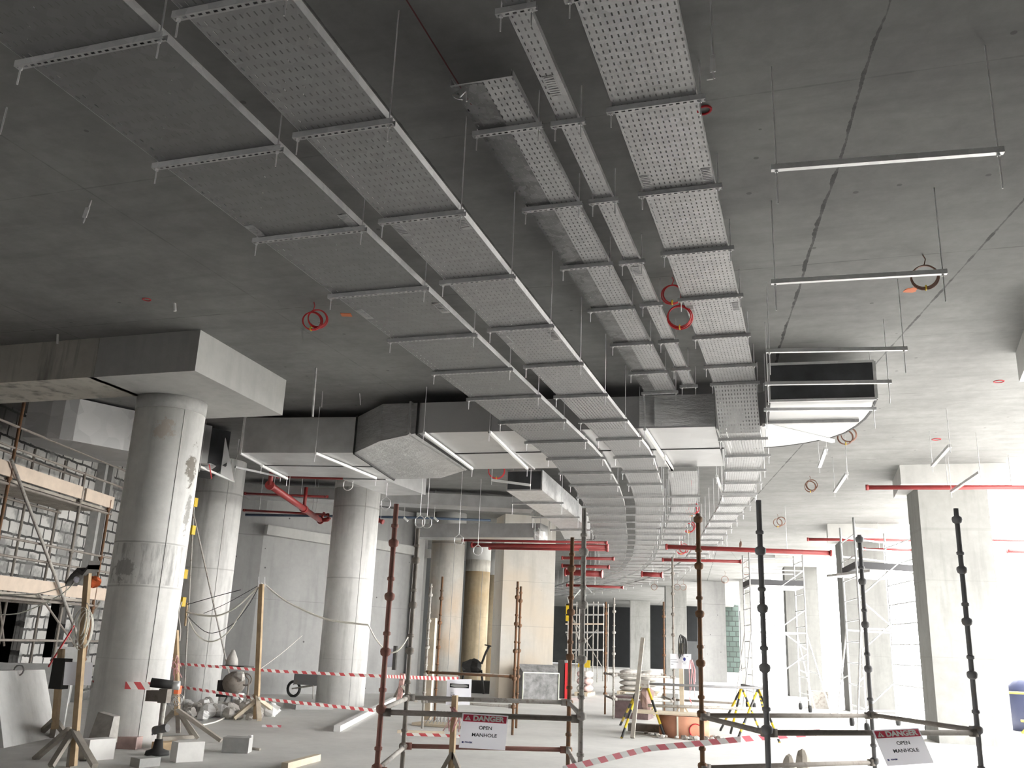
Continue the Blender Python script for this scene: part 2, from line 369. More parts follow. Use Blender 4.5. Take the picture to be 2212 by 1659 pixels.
# ------------------------------------------------------------------ the setting
EDGE = [(14, -14), (11.5, 0), (8.6, 10), (6.6, 17), (4.9, 23.5), (3.7, 28), (2.9, 32), (1.1, 41), (-1.6, 52), (-4, 66), (-6, 80), (-7.5, 95.6)]
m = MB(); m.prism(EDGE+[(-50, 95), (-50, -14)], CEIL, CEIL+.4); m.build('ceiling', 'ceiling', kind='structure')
m = MB(); m.prism([(x+1.2, y) for x, y in EDGE]+[(-50, 95), (-50, -14)], -.3, 0); m.build('floor', 'floor', kind='structure')
m = MB(); m.box((0, 60, -.42), (240, 260, .2)); m.build('floor_outside', 'ground', kind='structure')
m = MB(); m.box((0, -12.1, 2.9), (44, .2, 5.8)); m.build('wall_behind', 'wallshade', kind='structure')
m = MB(); m.box((5.3, 0, 2.87), (.25, 23.7, 5.74)); m.build('wall_right_blocker', 'wallshade', kind='structure')  # added unseen wall, blocks daylight from the near ceiling
# back wall of poured concrete
bw = [(-18.3, 20.6), (-15.08, 23.06), (-13.81, 24.92), (-12.25, 28.6)]
def wall_poly(name, pts, t, z0, z1, mat):
    mm = MB()
    for (a, b) in zip(pts, pts[1:]):
        a = Vector((*a, 0)); b = Vector((*b, 0)); nrm = (b-a).normalized().cross(Vector((0, 0, 1)))*-t
        mm.hexa([a+Vector((0, 0, z0)), b+Vector((0, 0, z0)), b+nrm+Vector((0, 0, z0)), a+nrm+Vector((0, 0, z0)),
                 a+Vector((0, 0, z1)), b+Vector((0, 0, z1)), b+nrm+Vector((0, 0, z1)), a+nrm+Vector((0, 0, z1))])
        L = (b-a).length
        mm.uv[len(mm.f)-4] = [(0, z0), (L, z0), (L, z1), (0, z1)]
    return mm.build(name, mat, kind='structure')
wall_poly('wall_back', bw, .3, 0, CEIL, 'wall')
m = MB()
for a, b in zip(bw[1:], bw[2:]):
    d = (Vector((*b, 0))-Vector((*a, 0))).normalized().cross(Vector((0, 0, 1)))*.12
    m.bar(Vector((*a, 4.55))+d, Vector((*b, 4.45))+d, .24, .28)
m.build('trim_1', 'cap', kind='structure')
m = MB(); m.box((-12.35, 28.15, CEIL/2), (.35, .5, CEIL), math.radians(24)); m.build('trim_2', 'precast', kind='structure')
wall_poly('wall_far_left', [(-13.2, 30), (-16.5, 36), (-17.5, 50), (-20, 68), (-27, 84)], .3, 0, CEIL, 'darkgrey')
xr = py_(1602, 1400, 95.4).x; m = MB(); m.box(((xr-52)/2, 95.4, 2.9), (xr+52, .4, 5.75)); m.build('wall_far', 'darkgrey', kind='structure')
# left blockwork wall with openings
WD = Vector((-.259, .966, 0)); WP = Vector((-15.6, 16.15, 0)); WNn = Vector((.966, .259, 0))
def wq(px, py): return pv(px, py, WP, WD)
def wt(px): return (wq(px, 1300)-WP).dot(WD)
m = MB()
def wpiece(t0, t1, z0, z1):
    a = WP+WD*t0; b = WP+WD*t1; n_ = WNn*-.2; zz = lambda z: Vector((0, 0, z))
    m.hexa([a+zz(z0), b+zz(z0), b+n_+zz(z0), a+n_+zz(z0), a+zz(z1), b+zz(z1), b+n_+zz(z1), a+n_+zz(z1)])
    m.uv[len(m.f)-4] = [(t0, z0), (t1, z0), (t1, z1), (t0, z1)]
t_a, t_b, t_c, t_d, t_e = -14, wt(62), wt(112), wt(150), wt(440)
zt = wq(60, 1290).z
wpiece(t_a, t_e, zt, CEIL); wpiece(t_b, t_c, 0, zt); wpiece(t_d, t_e, 0, zt); wpiece(t_a, t_b, 0, wq(40, 1440).z); wpiece(t_c, t_d, 0, wq(130, 1420).z)
m.build('wall_left', 'blockwork', kind='structure')
m = MB(); a = WP+WD*-14-WNn*2.2; b = WP+WD*8-WNn*2.2; m.bar(a+Vector((0, 0, 2.9)), b+Vector((0, 0, 2.9)), .1, 5.8); m.build('wall_left_inner', 'dark', kind='structure')  # black sheet paints the shade behind the wall openings
m = MB()
for tt in (wt(80), wt(100), wt(122)+1.2): m.bar(WP+WD*(tt+1.6)+WNn*.06, WP+WD*(tt+1.6)+WNn*.06+Vector((0, 0, CEIL)), .28, .12, side=WD)
m.build('trim_3', 'block_grey', kind='structure')
# downstand beam
m = MB(); m.box((-15, 10.72, 5.47), (10.3, 1.05, .66)); m.build('concrete_beam', 'beam', label='stained concrete downstand beam running left from the nearest round column', cat='beam')

# ------------------------------------------------------------------ columns
def cyl_col(px, pyb, rad, ztop, mat, label, capd=None, seam=True):
    b = pz(px, pyb, 0); d = Vector((b.x, b.y, 0)).normalized(); c = Vector((b.x, b.y, 0))+d*rad
    t = T('round_column', label, 'column', c)
    m = MB(); m.tube([c, c+Vector((0, 0, ztop))], rad, 48); m.build('column_shaft', mat, t)
    m = MB(); s_ = c-d*rad*.985
    a = math.atan2(-d.y, -d.x)+math.radians(22); q = c+Vector((math.cos(a), math.sin(a), 0))*rad
    m.bar(q+Vector((0, 0, .02)), q+Vector((0, 0, ztop-.02)), .012, .012); m.build('formwork_seam', 'block_grey', t)
    if capd:
        m = MB(); m.tube([c+Vector((0, 0, ztop)), c+Vector((0, 0, CEIL))], rad*1.02, 48) if capd == 'neck' else m.prism(capd, ztop, CEIL)
        m.build('column_capital', 'cap', t, label='square concrete drop capital' if capd != 'neck' else None)
    return t, c
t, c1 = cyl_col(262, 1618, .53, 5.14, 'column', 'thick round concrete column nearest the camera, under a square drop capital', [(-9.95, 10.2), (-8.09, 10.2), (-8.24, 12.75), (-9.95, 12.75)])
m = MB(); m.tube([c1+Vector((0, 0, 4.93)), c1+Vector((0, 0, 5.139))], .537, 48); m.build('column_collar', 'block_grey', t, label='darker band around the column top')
cyl_col(410, 1524, .62, CEIL, 'column_b', 'round concrete column directly behind the nearest round column')
cyl_col(733, 1527, .60, 5.4, 'column_b', 'round concrete column in front of the back wall, its top under the long duct', 'neck')
cyl_col(950, 1503, .55, 4.95, 'column_w', 'warm grey round column between the two scaffold guard frames and the pillar', 'neck')
t, cc_ = cyl_col(1020, 1485, .49, 4.8, 'column_y', 'yellowish round column with a dark grey band at its top', 'neck')
m = MB(); m.tube([cc_+Vector((0, 0, 4.35)), cc_+Vector((0, 0, 4.8))], .497, 40); m.build('column_collar', 'beam', t, label='dark grey band')
cyl_col(1059, 1472, .50, 4.7, 'column_y', 'farthest yellowish round column carrying two white notices', 'neck')
# rectangular pillar
P0 = pz(1076, 1508, 0); P1 = pz(1192, 1511, 0); P2 = pz(1213, 1506, 0)
t = T('concrete_pillar', 'broad rectangular concrete pillar with tie holes beside the red cabinet', 'pillar', (P0+P1)/2)
u_ = (P1-P0).normalized(); n_ = Vector((-u_.y, u_.x, 0))
m = MB(); q = P0+u_*.0; m.prism([tuple(v[:2]) for v in (P0, P1, P1+n_*1.0+u_*.15, P0+n_*1.2)], 0, CEIL); m.build('pillar_shaft', 'pillar', t)
# right row: square columns with drop capitals
def sq_col(px, pyb, wd, capx, capy, capw, capd, label, rot=6):
    b = pz(px, pyb, 0); t = T('square_column', label, 'column', (b.x+wd/2, b.y+.6, 0)); R = math.radians(rot)
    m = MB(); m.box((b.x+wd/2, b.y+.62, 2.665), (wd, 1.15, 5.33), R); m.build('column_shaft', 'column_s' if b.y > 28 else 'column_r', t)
    m = MB(); m.box((capx+capw/2, capy+capd/2, (5.33+CEIL)/2), (capw, capd, CEIL-5.33), 0); m.build('column_capital', 'cap', t)
sq_col(2022, 1605, 1.42, 2.03, 21.28, 2.1, 2.0, 'large pale square column nearest the open edge at the right of the picture')
sq_col(1832, 1537, 1.35, .65, 30.9, 2.15, 1.9, 'pale square column with an aluminium scaffold tower in front of it')
sq_col(1703, 1504, 1.35, -1.31, 40.0, 2.05, 1.9, 'pale square column behind the complete aluminium tower')
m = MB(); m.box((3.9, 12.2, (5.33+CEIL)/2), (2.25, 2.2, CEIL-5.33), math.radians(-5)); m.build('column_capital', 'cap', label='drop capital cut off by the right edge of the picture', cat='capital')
far = [(1538, 1473, 1.5, 'pale square column left of the aluminium tower, beside the greenish block wall'), (1458, 1464, 1.35, 'pale far column behind the white notice on a post'),
       (1380, 1447, 1.7, 'pale far column behind the leaning timber of the trestle')]
for px, pyb, wd, lb in far:
    b = pz(px, pyb, 0); t = T('far_column', lb, 'column', b)
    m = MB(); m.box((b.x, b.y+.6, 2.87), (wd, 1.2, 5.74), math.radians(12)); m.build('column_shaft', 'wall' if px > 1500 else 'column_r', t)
b = pz(1617, 1478, 0); m = MB(); m.box((b.x, b.y, 2.87), (.6, 1.4, 5.74)); m.build('far_column', 'column_r', label='narrow far column just behind the left side of the aluminium tower', cat='column')
b = pz(2196, 1560, 0); b = Vector((7.7, 38, 0)); m = MB()
e0 = py_(2190, 1150, 38); m.box((e0.x+.75, 38.5, 2.7), (1.5, 1.2, 5.4)); m.build('square_column', 'column_r', label='hazy column at the right edge of the picture, beyond the large one', cat='column')
# near-black panels painting the shade of the far core openings, plus real blockwork
for (a, b_, z0, z1, mt, lb) in ((1268, 1360, 1310, 1442, 'dark', 'painted recess shade left of the farthest pale column'), (1398, 1436, 1305, 1440, 'dark', 'painted recess shade between the two left far columns'),
                          (1478, 1508, 1300, 1440, 'dark', 'painted recess shade behind the grey machine cover'), (1560, 1600, 1305, 1462, 'farblock', 'greenish unplastered block panel between far columns')):
    A = py_(a, z0, 88); B = py_(b_, z1, 88); m = MB(); m.box(((A.x+B.x)/2, 88.2, (A.z)/2), (B.x-A.x, .5, A.z)); m.build('shade_and_block_infill', mt, label=lb, cat='wall')

# ------------------------------------------------------------------ cable trays
def shift(y):
    K = [(-5, 0), (15.5, 0), (18.8, -.33), (21.3, -.68), (24.4, -1.25), (28.6, -2.0), (34.5, -3.2), (39, -4.4), (45, -6.6), (52, -9.9), (60, -14.6), (70, -22)]
    for (a, p), (b, q) in zip(K, K[1:]):
        if y <= b: return p+(q-p)*(y-a)/(b-a)
def tray(label, x0, x1, prof, mat, fl=.055, flmat='galv', y0=-1, rib=None):
    """prof: function y -> z of the tray bottom; y runs y0..y1"""
    ys, zf = prof
    t = T('cable_tray', label, 'cable tray', ((x0+x1)/2, ys[0], zf(ys[0])), 'suspended cable trays')
    m = MB(); a = MB(); L = 0; pp = None
    for yA, yB in zip(ys, ys[1:]):
        sA, sB = shift(yA), shift(yB); zA, zB = zf(yA), zf(yB)
        dl = math.hypot(yB-yA, zB-zA); n = 1
        m.poly([(x0+sA, yA, zA), (x1+sA, yA, zA), (x1+sB, yB, zB), (x0+sB, yB, zB)], [(0, L), (x1-x0, L), (x1-x0, L+dl), (0, L+dl)]); L += dl
        for xs, d in ((x0, .0015), (x1, -.0015)):
            a.hexa([(xs+sA-abs(d), yA, zA), (xs+sA+abs(d), yA, zA), (xs+sB+abs(d), yB, zB), (xs+sB-abs(d), yB, zB),
                    (xs+sA-abs(d), yA, zA+fl), (xs+sA+abs(d), yA, zA+fl), (xs+sB+abs(d), yB, zB+fl), (xs+sB-abs(d), yB, zB+fl)])
            e = .012*(1 if d > 0 else -1)
            a.poly([(xs+sA, yA, zA+fl), (xs+sA+e, yA, zA+fl), (xs+sB+e, yB, zB+fl), (xs+sB, yB, zB+fl)])
    m.build('tray_bottom', mat, t); a.build('side_rail', flmat, t)
    return t
def rng(a, b, st):
    n = max(1, round((b-a)/st)); return [a+(b-a)*i/n for i in range(n+1)]
ZL, ZH = 4.90, 5.46
def splice(tr, x, y, z, n, mat='galv_dark'):       # slotted joint plates at a tray joint
    m = MB()
    for i in range(n): m.box((x, y+i*.028, z-.006), (.07, .012, .004))
    m.box((x, y+n*.014, z-.0035), (.085, n*.03+.02, .002)); m.build('joint_plate', mat, tr)
tA = tray('widest tray of all, on the far left, running from top left to the far bend', -4.385, -3.41, (rng(1.5, 22, 1)+rng(22, 60, 1.2)[1:], lambda y: ZL), 'tray_a', .06, 'galv_bright')
tB = tray('second wide tray from the left, bright right-hand rail, beginning near the top edge', -3.15, -2.50, (rng(3.35, 22, 1)+rng(22, 60, 1.2)[1:], lambda y: ZL), 'tray_c', .06, 'galv_bright')
def dipH(y): return ZH if y < 13.3 else (ZH-(ZH-4.88)*min(1, (y-13.3)/.7))
tC = tray('shiny medium tray with an open cut end beside a dangling foil disc', -2.29, -1.82, (rng(5.22, 13.5, 1), lambda y: ZH), 'tray_b', .055)
m = MB(); m.poly([(-2.290, 5.24, ZH-.003), (-2.05, 5.24, ZH-.003), (-2.11, 13.4, ZH-.003), (-2.290, 13.4, ZH-.003)], [(0, .02), (.24, .02), (.18, 8.18), (0, 8.18)]); m.build('reflection_strip', 'tray_s', tC, label='spangled strip darkened as a painted reflection along the left side')  # thin overlay paints a dark reflection onto the tray bottom
tD = tray('narrowest tray, between the shiny tray and the right-hand tray', -1.65, -1.50, (rng(3, 13.3, 1), lambda y: ZH), 'tray_b', .05)
tE = tray('right-hand tray nearest the empty hangers, dipping under the duct gap', -1.21, -.60, (rng(3, 13.3, 1)+rng(13.4, 14, .2)+rng(14.5, 60, 1.2), dipH), 'tray_b', .055)
tF = tray('medium tray coming out from below the main duct and bending left', -2.30, -1.75, (rng(17.0, 60, 1.2), lambda y: 4.88), 'tray_b', .055)
for tr, x0, x1, z, ys in ((tA, -4.385, -3.41, ZL, (5.9, 7.9)), (tB, -3.15, -2.5, ZL, (6.1, 9.0)), (tD, -1.65, -1.5, ZH, (5.3, 8.7)), (tE, -1.21, -.6, ZH, (6.85, 9.95))):
    for y in ys:
        for x in ((x0+.05, x1-.05) if x1-x0 > .3 else ((x0+x1)/2,)): splice(tr, x, y, z, 9)
# hangers: a slotted channel on two threaded rods
def hanger(name, label, xa, xb, y, z, group, ra=None, rb=None, tail=.12, tilt=0, slots=True, ztop=CEIL, hgt=.042, mat=None, ya=None):
    t = T(name, label, 'hanger', ((xa+xb)/2, y, z), group)
    ybb = y if ya is None else ya
    m = MB(); A = Vector((xa, y, z)); B = Vector((xb, ybb, z+tilt)); L = (B-A).length; d = (B-A).normalized(); n = Vector((-d.y, d.x, 0))*.021
    Z = Vector((0, 0, hgt))
    m.poly([A-n, A+n, B+n, B-n], [(0, .0), (0, 10), (L, 10), (L, 0)])
    m.poly([A-n, B-n, B-n+Z, A-n+Z], [(0, 0.1)]*4); m.poly([A+n, A+n+Z, B+n+Z, B+n], [(0, .1)]*4)
    m.build('slotted_channel', mat or ('channel' if slots else 'galv'), t)
    for x, r in ((xa+.035, ra), (xb-.035, rb)):
        f = (x-xa)/(xb-xa); yy = y+(ybb-y)*f; zz = z+tilt*f
        m = MB(); m.tube([(x, yy, zz-tail), (x, yy, ztop)], .0055, 6); m.tube([(x, yy, zz-.018), (x, yy, zz-.002)], .012, 6)
        m.build('threaded_rod', 'galv_bright', t)
    return t
def row(ys, xa, xb, z, what, tail=.12):
    g = 'trapeze hangers under the '+what
    for i, y in enumerate(ys):
        s_ = shift(y); ya = y if y < 16 else y+(xb-xa)*(shift(y+.5)-shift(y-.5))*-1*.0
        hanger('trapeze_hanger', 'slotted hanger bar, %s from the camera, under the %s' % (ORD[i], what), xa+s_, xb+s_, y, z, g, tail=tail)
row([3.57, 4.82, 6.12, 7.45, 8.84, 10.14, 11.41, 12.8, 14.2, 15.6, 17.0, 18.35], -4.44, -3.36, 4.855, 'widest left tray')
row([2.2, 3.44, 4.71, 6.04, 7.36, 8.73, 10.08, 11.5, 12.92, 14.15, 15.6, 17.0, 18.35], -3.20, -2.45, 4.855, 'second wide tray')
row([5.84, 7.16, 8.52, 9.8, 11.1, 12.4, 13.47], -2.34, -1.77, 5.415, 'shiny cut-ended tray')
row([4.54, 5.86, 7.15, 8.52, 9.75, 11.1, 12.32, 13.2], -1.71, -1.44, 5.415, 'narrowest tray')
row([4.53, 5.78, 7.12, 8.4, 9.68, 11.03, 12.3, 13.17], -1.26, -.54, 5.415, 'right-hand tray')
row([14.3, 15.6, 16.9, 18.2, 19.5], -1.26, -.50, 4.83, 'right-hand tray past the duct')
yy = 19.8; i = 0
while yy < 33: 
    s_ = shift(yy)
    for xa, xb, what in ((-4.45, -2.45, 'two wide trays'), (-2.4, -1.68, 'medium tray'), (-1.26, -.50, 'outer tray')):
        hanger('trapeze_hanger', '%s hanger bar under the %s where they curve left beyond the duct' % (ORD[i], what), xa+s_, xb+s_, yy, 4.835, 'hangers on the curved run beyond the duct', tail=.1)
    yy += 1.35; i += 1
i = 0
while yy < 58:
    s_ = shift(yy); hanger('trapeze_hanger', '%s full-width hanger bar on the distant bend of the trays' % ORD[i], -4.45+s_, -.5+s_, yy, 4.835, 'hangers on the distant bend', tail=.1, slots=False); yy += 1.4; i += 1

# empty hangers on the right
EH = [('nearest the camera, alone under the cracked ceiling joint', (1666, 369), (2169, 331)), ('second from the camera, passing in front of the yellow-tied coil', (1666, 614), (2046, 592)),
      ('third from the camera, just above the dark open duct mouth', (1655, 762), (1960, 757)), ('crossing the dark duct mouth', (1652, 832), (1926, 828)), ('under the pale belly of the duct bend', (1650, 888), (1893, 886))]
for lb, a, b in EH:
    A = pz(*a, 4.9); B = pz(*b, 4.9)
    hanger('trapeze_hanger', 'long plain hanger bar '+lb, A.x, B.x, A.y, 4.9, 'long empty hanger bars at the right', tail=.26, slots=False, ya=B.y, mat=M['galv_bright'])
# more distant short hangers (small brackets) at the right
for lb, a, b, z in (('tilted short channel left of the round coil', (1882, 965), (1770, 1008), 5.1), ('tilted short channel above the large right column', (2052, 963), (2014, 1006), 5.1),
                 ('thin hanging channel in front of the large column capital', (2117, 1020), (2055, 1062), 5.0), ('thin hanging channel beside the small coil', (1830, 1022), (1803, 1062), 5.0)):
    A = pz(*a, z); B = pz(*b, z)
    if 'left of' in lb: A = pz(1785, 967, z); B = pz(1770, 1008, z)
    t = T('hanger_channel', 'short galvanised '+lb, 'hanger', A); m = MB(); m.bar(A, B, .06, .05); m.build('channel', 'galv', t)
    for P in (A, B): m = MB(); m.tube([P-Vector((0, 0, .12)), (P.x, P.y, CEIL)], .006, 6); m.build('threaded_rod', 'galv', t)
# loose rods and dangling parts
def rod(a, b, label, z=None, mat='galv_bright', r=.0065, extra=None):
    A = pz(*a, CEIL); t = T('ceiling_rod', label, 'rod', A, 'loose rods hanging from the ceiling'); B = pr(*b, A) ; B.x, B.y = A.x, A.y
    q = ray(*b); tt = math.hypot(A.x, A.y)/math.hypot(q.x, q.y); B = Vector((q.x*tt, q.y*tt, CH+q.z*tt))
    m = MB(); m.tube([A, B], r, 6); m.build('threaded_rod', mat, t); return t, B
rod((15, 232), (0, 290), 'short threaded rod at the left edge of the picture')
t, B = rod((198, 432), (180, 482), 'bent strip bracket hanging between ceiling joints at upper left'); m = MB(); m.bar(B+Vector((0, 0, .06)), B+Vector((.02, 0, .17)), .05, .012); m.build('strip', 'galv_dark', t)
t, B = rod((863, -20), (863, -10), 'hidden')
COL.objects.unlink(t) if False else None
for ch in list(t.children): bpy.data.objects.remove(ch)
bpy.data.objects.remove(t)
t, B = rod((1535, -6), (1539, 118), 'rod with a clear bracket dangling by the right-hand tray'); m = MB(); m.bar(B, B-Vector((0, 0, .13)), .035, .006); m.bar(B-Vector((0, 0, .13)), B-Vector((-.01, 0, .18)), .008, .008); m.bar(B-Vector((0, 0, .18)), B-Vector((.04, 0, .18)), .008, .008); m.build('bracket', 'galv_bright', t)
t, B = rod((683, 795), (675, 900), 'long tapering flat strip hanging in front of the main duct', mat='galv', r=.02)
t, B = rod((777, 850), (779, 875), 'short stub rod above the wrinkled duct bend')
rod((697, 845), (695, 880), 'thin rod between the tapering strip and the wrinkled duct bend')
rod((377, 655), (378, 672), 'short white plastic stub on the ceiling above the square capital', mat='white', r=.022)
rod((125, 722), (124, 742), 'short white plastic stub above the concrete beam', mat='white', r=.018)
for a in ((1510, 780), (1545, 790), (1652, 700), (1600, 560)): pass
# foil disc dangling on a long rod
t = T('foil_disc', 'small shiny foil disc clipped to a long rod beside the cut tray end', 'clip', py_(990, 212, 4.86)); c = py_(988, 213, 4.86)
m = MB(); m.lathe(c, [(.0, 0), (.03, .004), (.042, .012)], 16, ax=(.5, -.6, .6)); m.build('disc', 'galv_bright', t)
m = MB(); m.tube([c+Vector((.01, 0, .0)), c+Vector((.05, .02, .06)), c+Vector((.06, .02, -.02))], .006, 6); m.build('clip', 'galv_bright', t)

# ------------------------------------------------------------------ main duct
ZD = 5.0
def band(poly, z0, z1, e=.015):                  # a thin flange frame around a duct section, poly: front and back points
    (xa, ya), (xb, yb) = poly; mm = MB(); w_ = .035; d = (Vector((xb, yb, 0))-Vector((xa, ya, 0))).normalized()
    A = Vector((xa, ya, 0))-d*e; B = Vector((xb, yb, 0))+d*e; Z = lambda v, z: Vector((v.x, v.y, z))
    mm.bar(Z(A, z0-e), Z(A, z1+e), w_, e*2, side=d); mm.bar(Z(B, z0-e), Z(B, z1+e), w_, e*2, side=d)
    mm.bar(Z(A, z0-e), Z(B, z0-e), w_, e*2); mm.bar(Z(A, z1), Z(B, z1), w_, e*2); return mm
t = T('air_duct', 'huge flat foil-covered air duct crossing above the trays', 'air duct', (-6, 15, 4.9))
R0 = (-6.22, 13.75); R1 = (-1.28, 14.03); R1b = (-1.42, 17.2); R0b = (-6.45, 16.95)
m = MB(); m.prism([R0, R1, R1b, R0b], 5.0, 5.53); m.build('duct_section', 'duct_under', t, label='straight right section of the duct')
L1 = (-7.88, 14.69); L0 = (-10.12, 14.40); L0b = (-10.65, 16.75); L1b = (-8.31, 17.35)
m = MB(); m.prism([L0, L1, L1b, L0b], 4.9, 5.58); m.build('duct_section', 'foil', t, label='straight left section of the duct')
m = MB(); pa = [Vector((*L1, 4.9)), Vector((*L1b, 4.9))]; pb = [Vector((-7.0, 13.95, 4.93)), Vector((-7.3, 17.5, 4.93))]; pc = [Vector((*R0, 5.0)), Vector((*R0b, 5.0))]
for (a0, a1), (b0, b1), h0, h1 in ((pa, pb, 5.58, 5.6), (pb, pc, 5.6, 5.53)):
    m.hexa([a0, b0, b1, a1, (a0.x, a0.y, h0), (b0.x, b0.y, h1), (b1.x, b1.y, h1), (a1.x, a1.y, h0)])
m.build('duct_transition', 'foil_crumpled', t, label='crumpled foil offset bend of the duct')
for pl, z0, z1, mt in (((R0, R0b), 5.0, 5.53, 'black'), (((-6.35, 13.7), (-6.55, 16.95)), 5.0, 5.53, 'galv_dark'), (((-4.93, 13.83), (-5.1, 17.0)), 5.0, 5.53, 'galv_dark'), ((L1, L1b), 4.9, 5.58, 'black'), ((L0, L0b), 4.9, 5.58, 'galv_bright')):
    band(pl, z0, z1).build('duct_flange', mt, t)
m = MB(); m.bar((R0[0], 15.45, 4.995), (R1[0], 15.6, 4.995), .05, .012); m.bar((-10.4, 15.6, 4.895), (-8.1, 16.0, 4.895), .03, .01); m.build('seam_tape', 'black', t)
m = MB(); m.box((-2.2, 13.93, 5.27), (.02, .02, .5)); m.poly([(-2.45, 13.93, 5.53), (-1.27, 14.0, 5.53), (-1.27, 13.99, 5.02), (-2.45, 13.92, 5.02)]); m.build('foil_wrap', 'foil_crumpled', t, label='loosely taped foil on the right end')
m = MB(); m.box((-1.25, 14.5, 5.27), (.03, 1.0, .62)); m.box((-1.25, 16.2, 5.2), (.03, 1.2, .42)); m.build('end_sheeting', 'white', t, label='white sheeting over the open right end')
# dark joint strip on the far side and the drop box behind
m = MB(); m.prism([(-8.55, 17.45), (-8.45, 19.4), (-9.45, 19.4), (-9.5, 17.3)], 4.9, 5.5); m.build('air_duct', 'foil', label='short duct stub running back behind the crumpled bend of the huge duct', cat='air duct')
# left foil duct with faceted elbow
fp = [(-10.3, 14.55), (-12.38, 13.85), (-12.78, 13.0), (-13.1, 12.75), (-13.6, 12.66), (-14.0, 12.9), (-14.25, 13.6), (-14.3, 16.5), (-12.0, 16.6), (-10.4, 16.6)]
fp = [(-11.55, 15.35)]+[tuple(pz(px, yv, 4.9)[:2]) for px, yv in ((265, 972), (200, 960), (157, 952), (128, 948), (100, 946), (72, 945), (48, 944))]+[(-13.95, 13.3), (-14.1, 14.6), (-13.0, 16.6)]
t = T('air_duct', 'foil duct with a faceted bright elbow behind the concrete beam at left', 'air duct', (-12.5, 14, 4.9))
m = MB(); m.prism(fp, 4.9, 5.70); m.build('duct_section', 'foil_dull', t)
m = MB(); m.prism([(-11.60, 15.28), (-11.35, 15.72), (-12.75, 17.1), (-13.0, 16.62)], 4.93, 5.66); m.build('duct_collar', 'insul', t, label='dark unlined joint collar')
# hangers of the duct
for i, (a, b, lb) in enumerate((((565, 1006), (620, 1034), 'leftmost white bar'), ((681, 979), (812, 1033), 'white bar under the left section'), ((915, 935), (1020, 1013), 'white bar beside the black flange'),
                             ((1057, 933), (1139, 1012), 'white bar right of the black flange'), ((1393, 927), (1451, 1014), 'white bar near the right end'), ((1436, 985), (1453, 1014), 'short white bar at the right end'),
                             ((1548, 1028), (1562, 1068), 'short tilted white bar under the duct gap'))):
    z = 4.86 if i < 2 else 4.95
    A = pz(*a, z); B = pz(*b, z); t = T('duct_hanger', lb+' carrying the huge air duct', 'hanger', A, 'white bars under the huge duct')
    m = MB(); m.bar(A, B, .045, .045); m.build('channel', 'white', t)
    for P in (A, B): m = MB(); m.tube([P-Vector((0, 0, .16)), (P.x, P.y, 5.0 if P is B else CEIL)], .006, 6); m.build('threaded_rod', 'galv_bright', t)
t = T('duct_hanger', 'white bar with clear plastic sheet hanging just left of the huge duct end', 'hanger', pz(440, 1010, 4.8), 'white bars under the huge duct')
A = pz(432, 1008, 4.8); B = pz(505, 1040, 4.8); m = MB(); m.bar(A, B, .04, .04); m.build('channel', 'white', t)
C_ = pz(482, 978, 5.0); m = MB(); m.hexa([B, B+Vector((0, .02, 0)), pz(476, 1024, 4.8)+Vector((0, .02, 0)), pz(476, 1024, 4.8), (B.x-.12, B.y, 5.1), (B.x-.12, B.y+.02, 5.1), (C_.x, C_.y+.02, 5.3), (C_.x, C_.y, 5.3)]); m.build('plastic_sheet', 'plastic', t)
m = MB(); m.blob(pz(440, 1008, 4.86), (.5, .35, .14), 21, .35, 9); m.build('torn_wrap', 'plastic', t); m = MB(); m.tube([pz(452, 1004, 4.8), pz(457, 1034, 4.62)], .012, 5); m.build('red_tie', 'redcord', t)
for P in (A, B): m = MB(); m.tube([P-Vector((0, 0, .1)), (P.x, P.y, CEIL)], .006, 6); m.build('threaded_rod', 'galv_bright', t)
A = pz(508, 1009, 4.86); B = pz(606, 1030, 4.86); t = T('hanger_channel', 'thin dark rail between the plastic sheet and the leftmost white duct bar', 'hanger', A); m = MB(); m.bar(A, B, .04, .04); m.build('channel', 'galv_dark', t)
for P in (A, B): m = MB(); m.tube([P-Vector((0, 0, .1)), (P.x, P.y, 4.9)], .006, 6); m.build('threaded_rod', 'galv', t)
# bend duct with dark mouth at right
fz = 4.99
bp = [(-.40, 12.6), (.99, 12.7)]+[tuple(pz(px, yv, fz)[:2]) for px, yv in ((1880, 890), (1868, 905), (1850, 920), (1825, 935), (1790, 947), (1740, 957), (1690, 964))]+[(-.84, 15.67), (-.84, 14.1), (-.5, 14.0)]
t = T('air_duct', 'curved duct elbow with a dark open mouth at right, white belly', 'air duct', (.1, 13.8, fz))
m = MB(); m.prism(bp, fz, 5.52); m.build('duct_bend', 'duct_under', t)
m = MB()
for a, b in (((-.40, 12.59, fz), (.99, 12.69, fz)), ((-.40, 12.59, 5.52), (.99, 12.69, 5.52))): m.bar(a, b, .04, .035)
for x, y in ((-.40, 12.59), (.99, 12.69)): m.bar((x, y, fz), (x, y, 5.52), .04, .035)
m.build('duct_flange', 'galv_bright', t)
m = MB(); m.poly([(-.39, 12.58, fz+.01), (.98, 12.68, fz+.01), (.98, 12.68, 5.51), (-.39, 12.58, 5.51)]); m.build('duct_mouth', 'insul', t, label='dark insulation lining in the open mouth')
m = MB(); ep = bp[1:-3]+[(-.84, 15.67)]
for a, b in zip(ep, ep[1:]): m.bar((*a, fz+.01), (*b, fz+.01), .035, .03)
m.bar((-.41, 12.6, fz), (-.5, 14.0, fz), .05, .03); m.build('edge_tape', 'black', t)
m = MB(); m.box((-.72, 14.9, 5.25), (.26, 1.5, .5)); m.bar((-.52, 12.75+1.2, 5.0), (-.5, 13.9, 5.5), .04, .04); m.build('duct_collar', 'galv_dark', t)
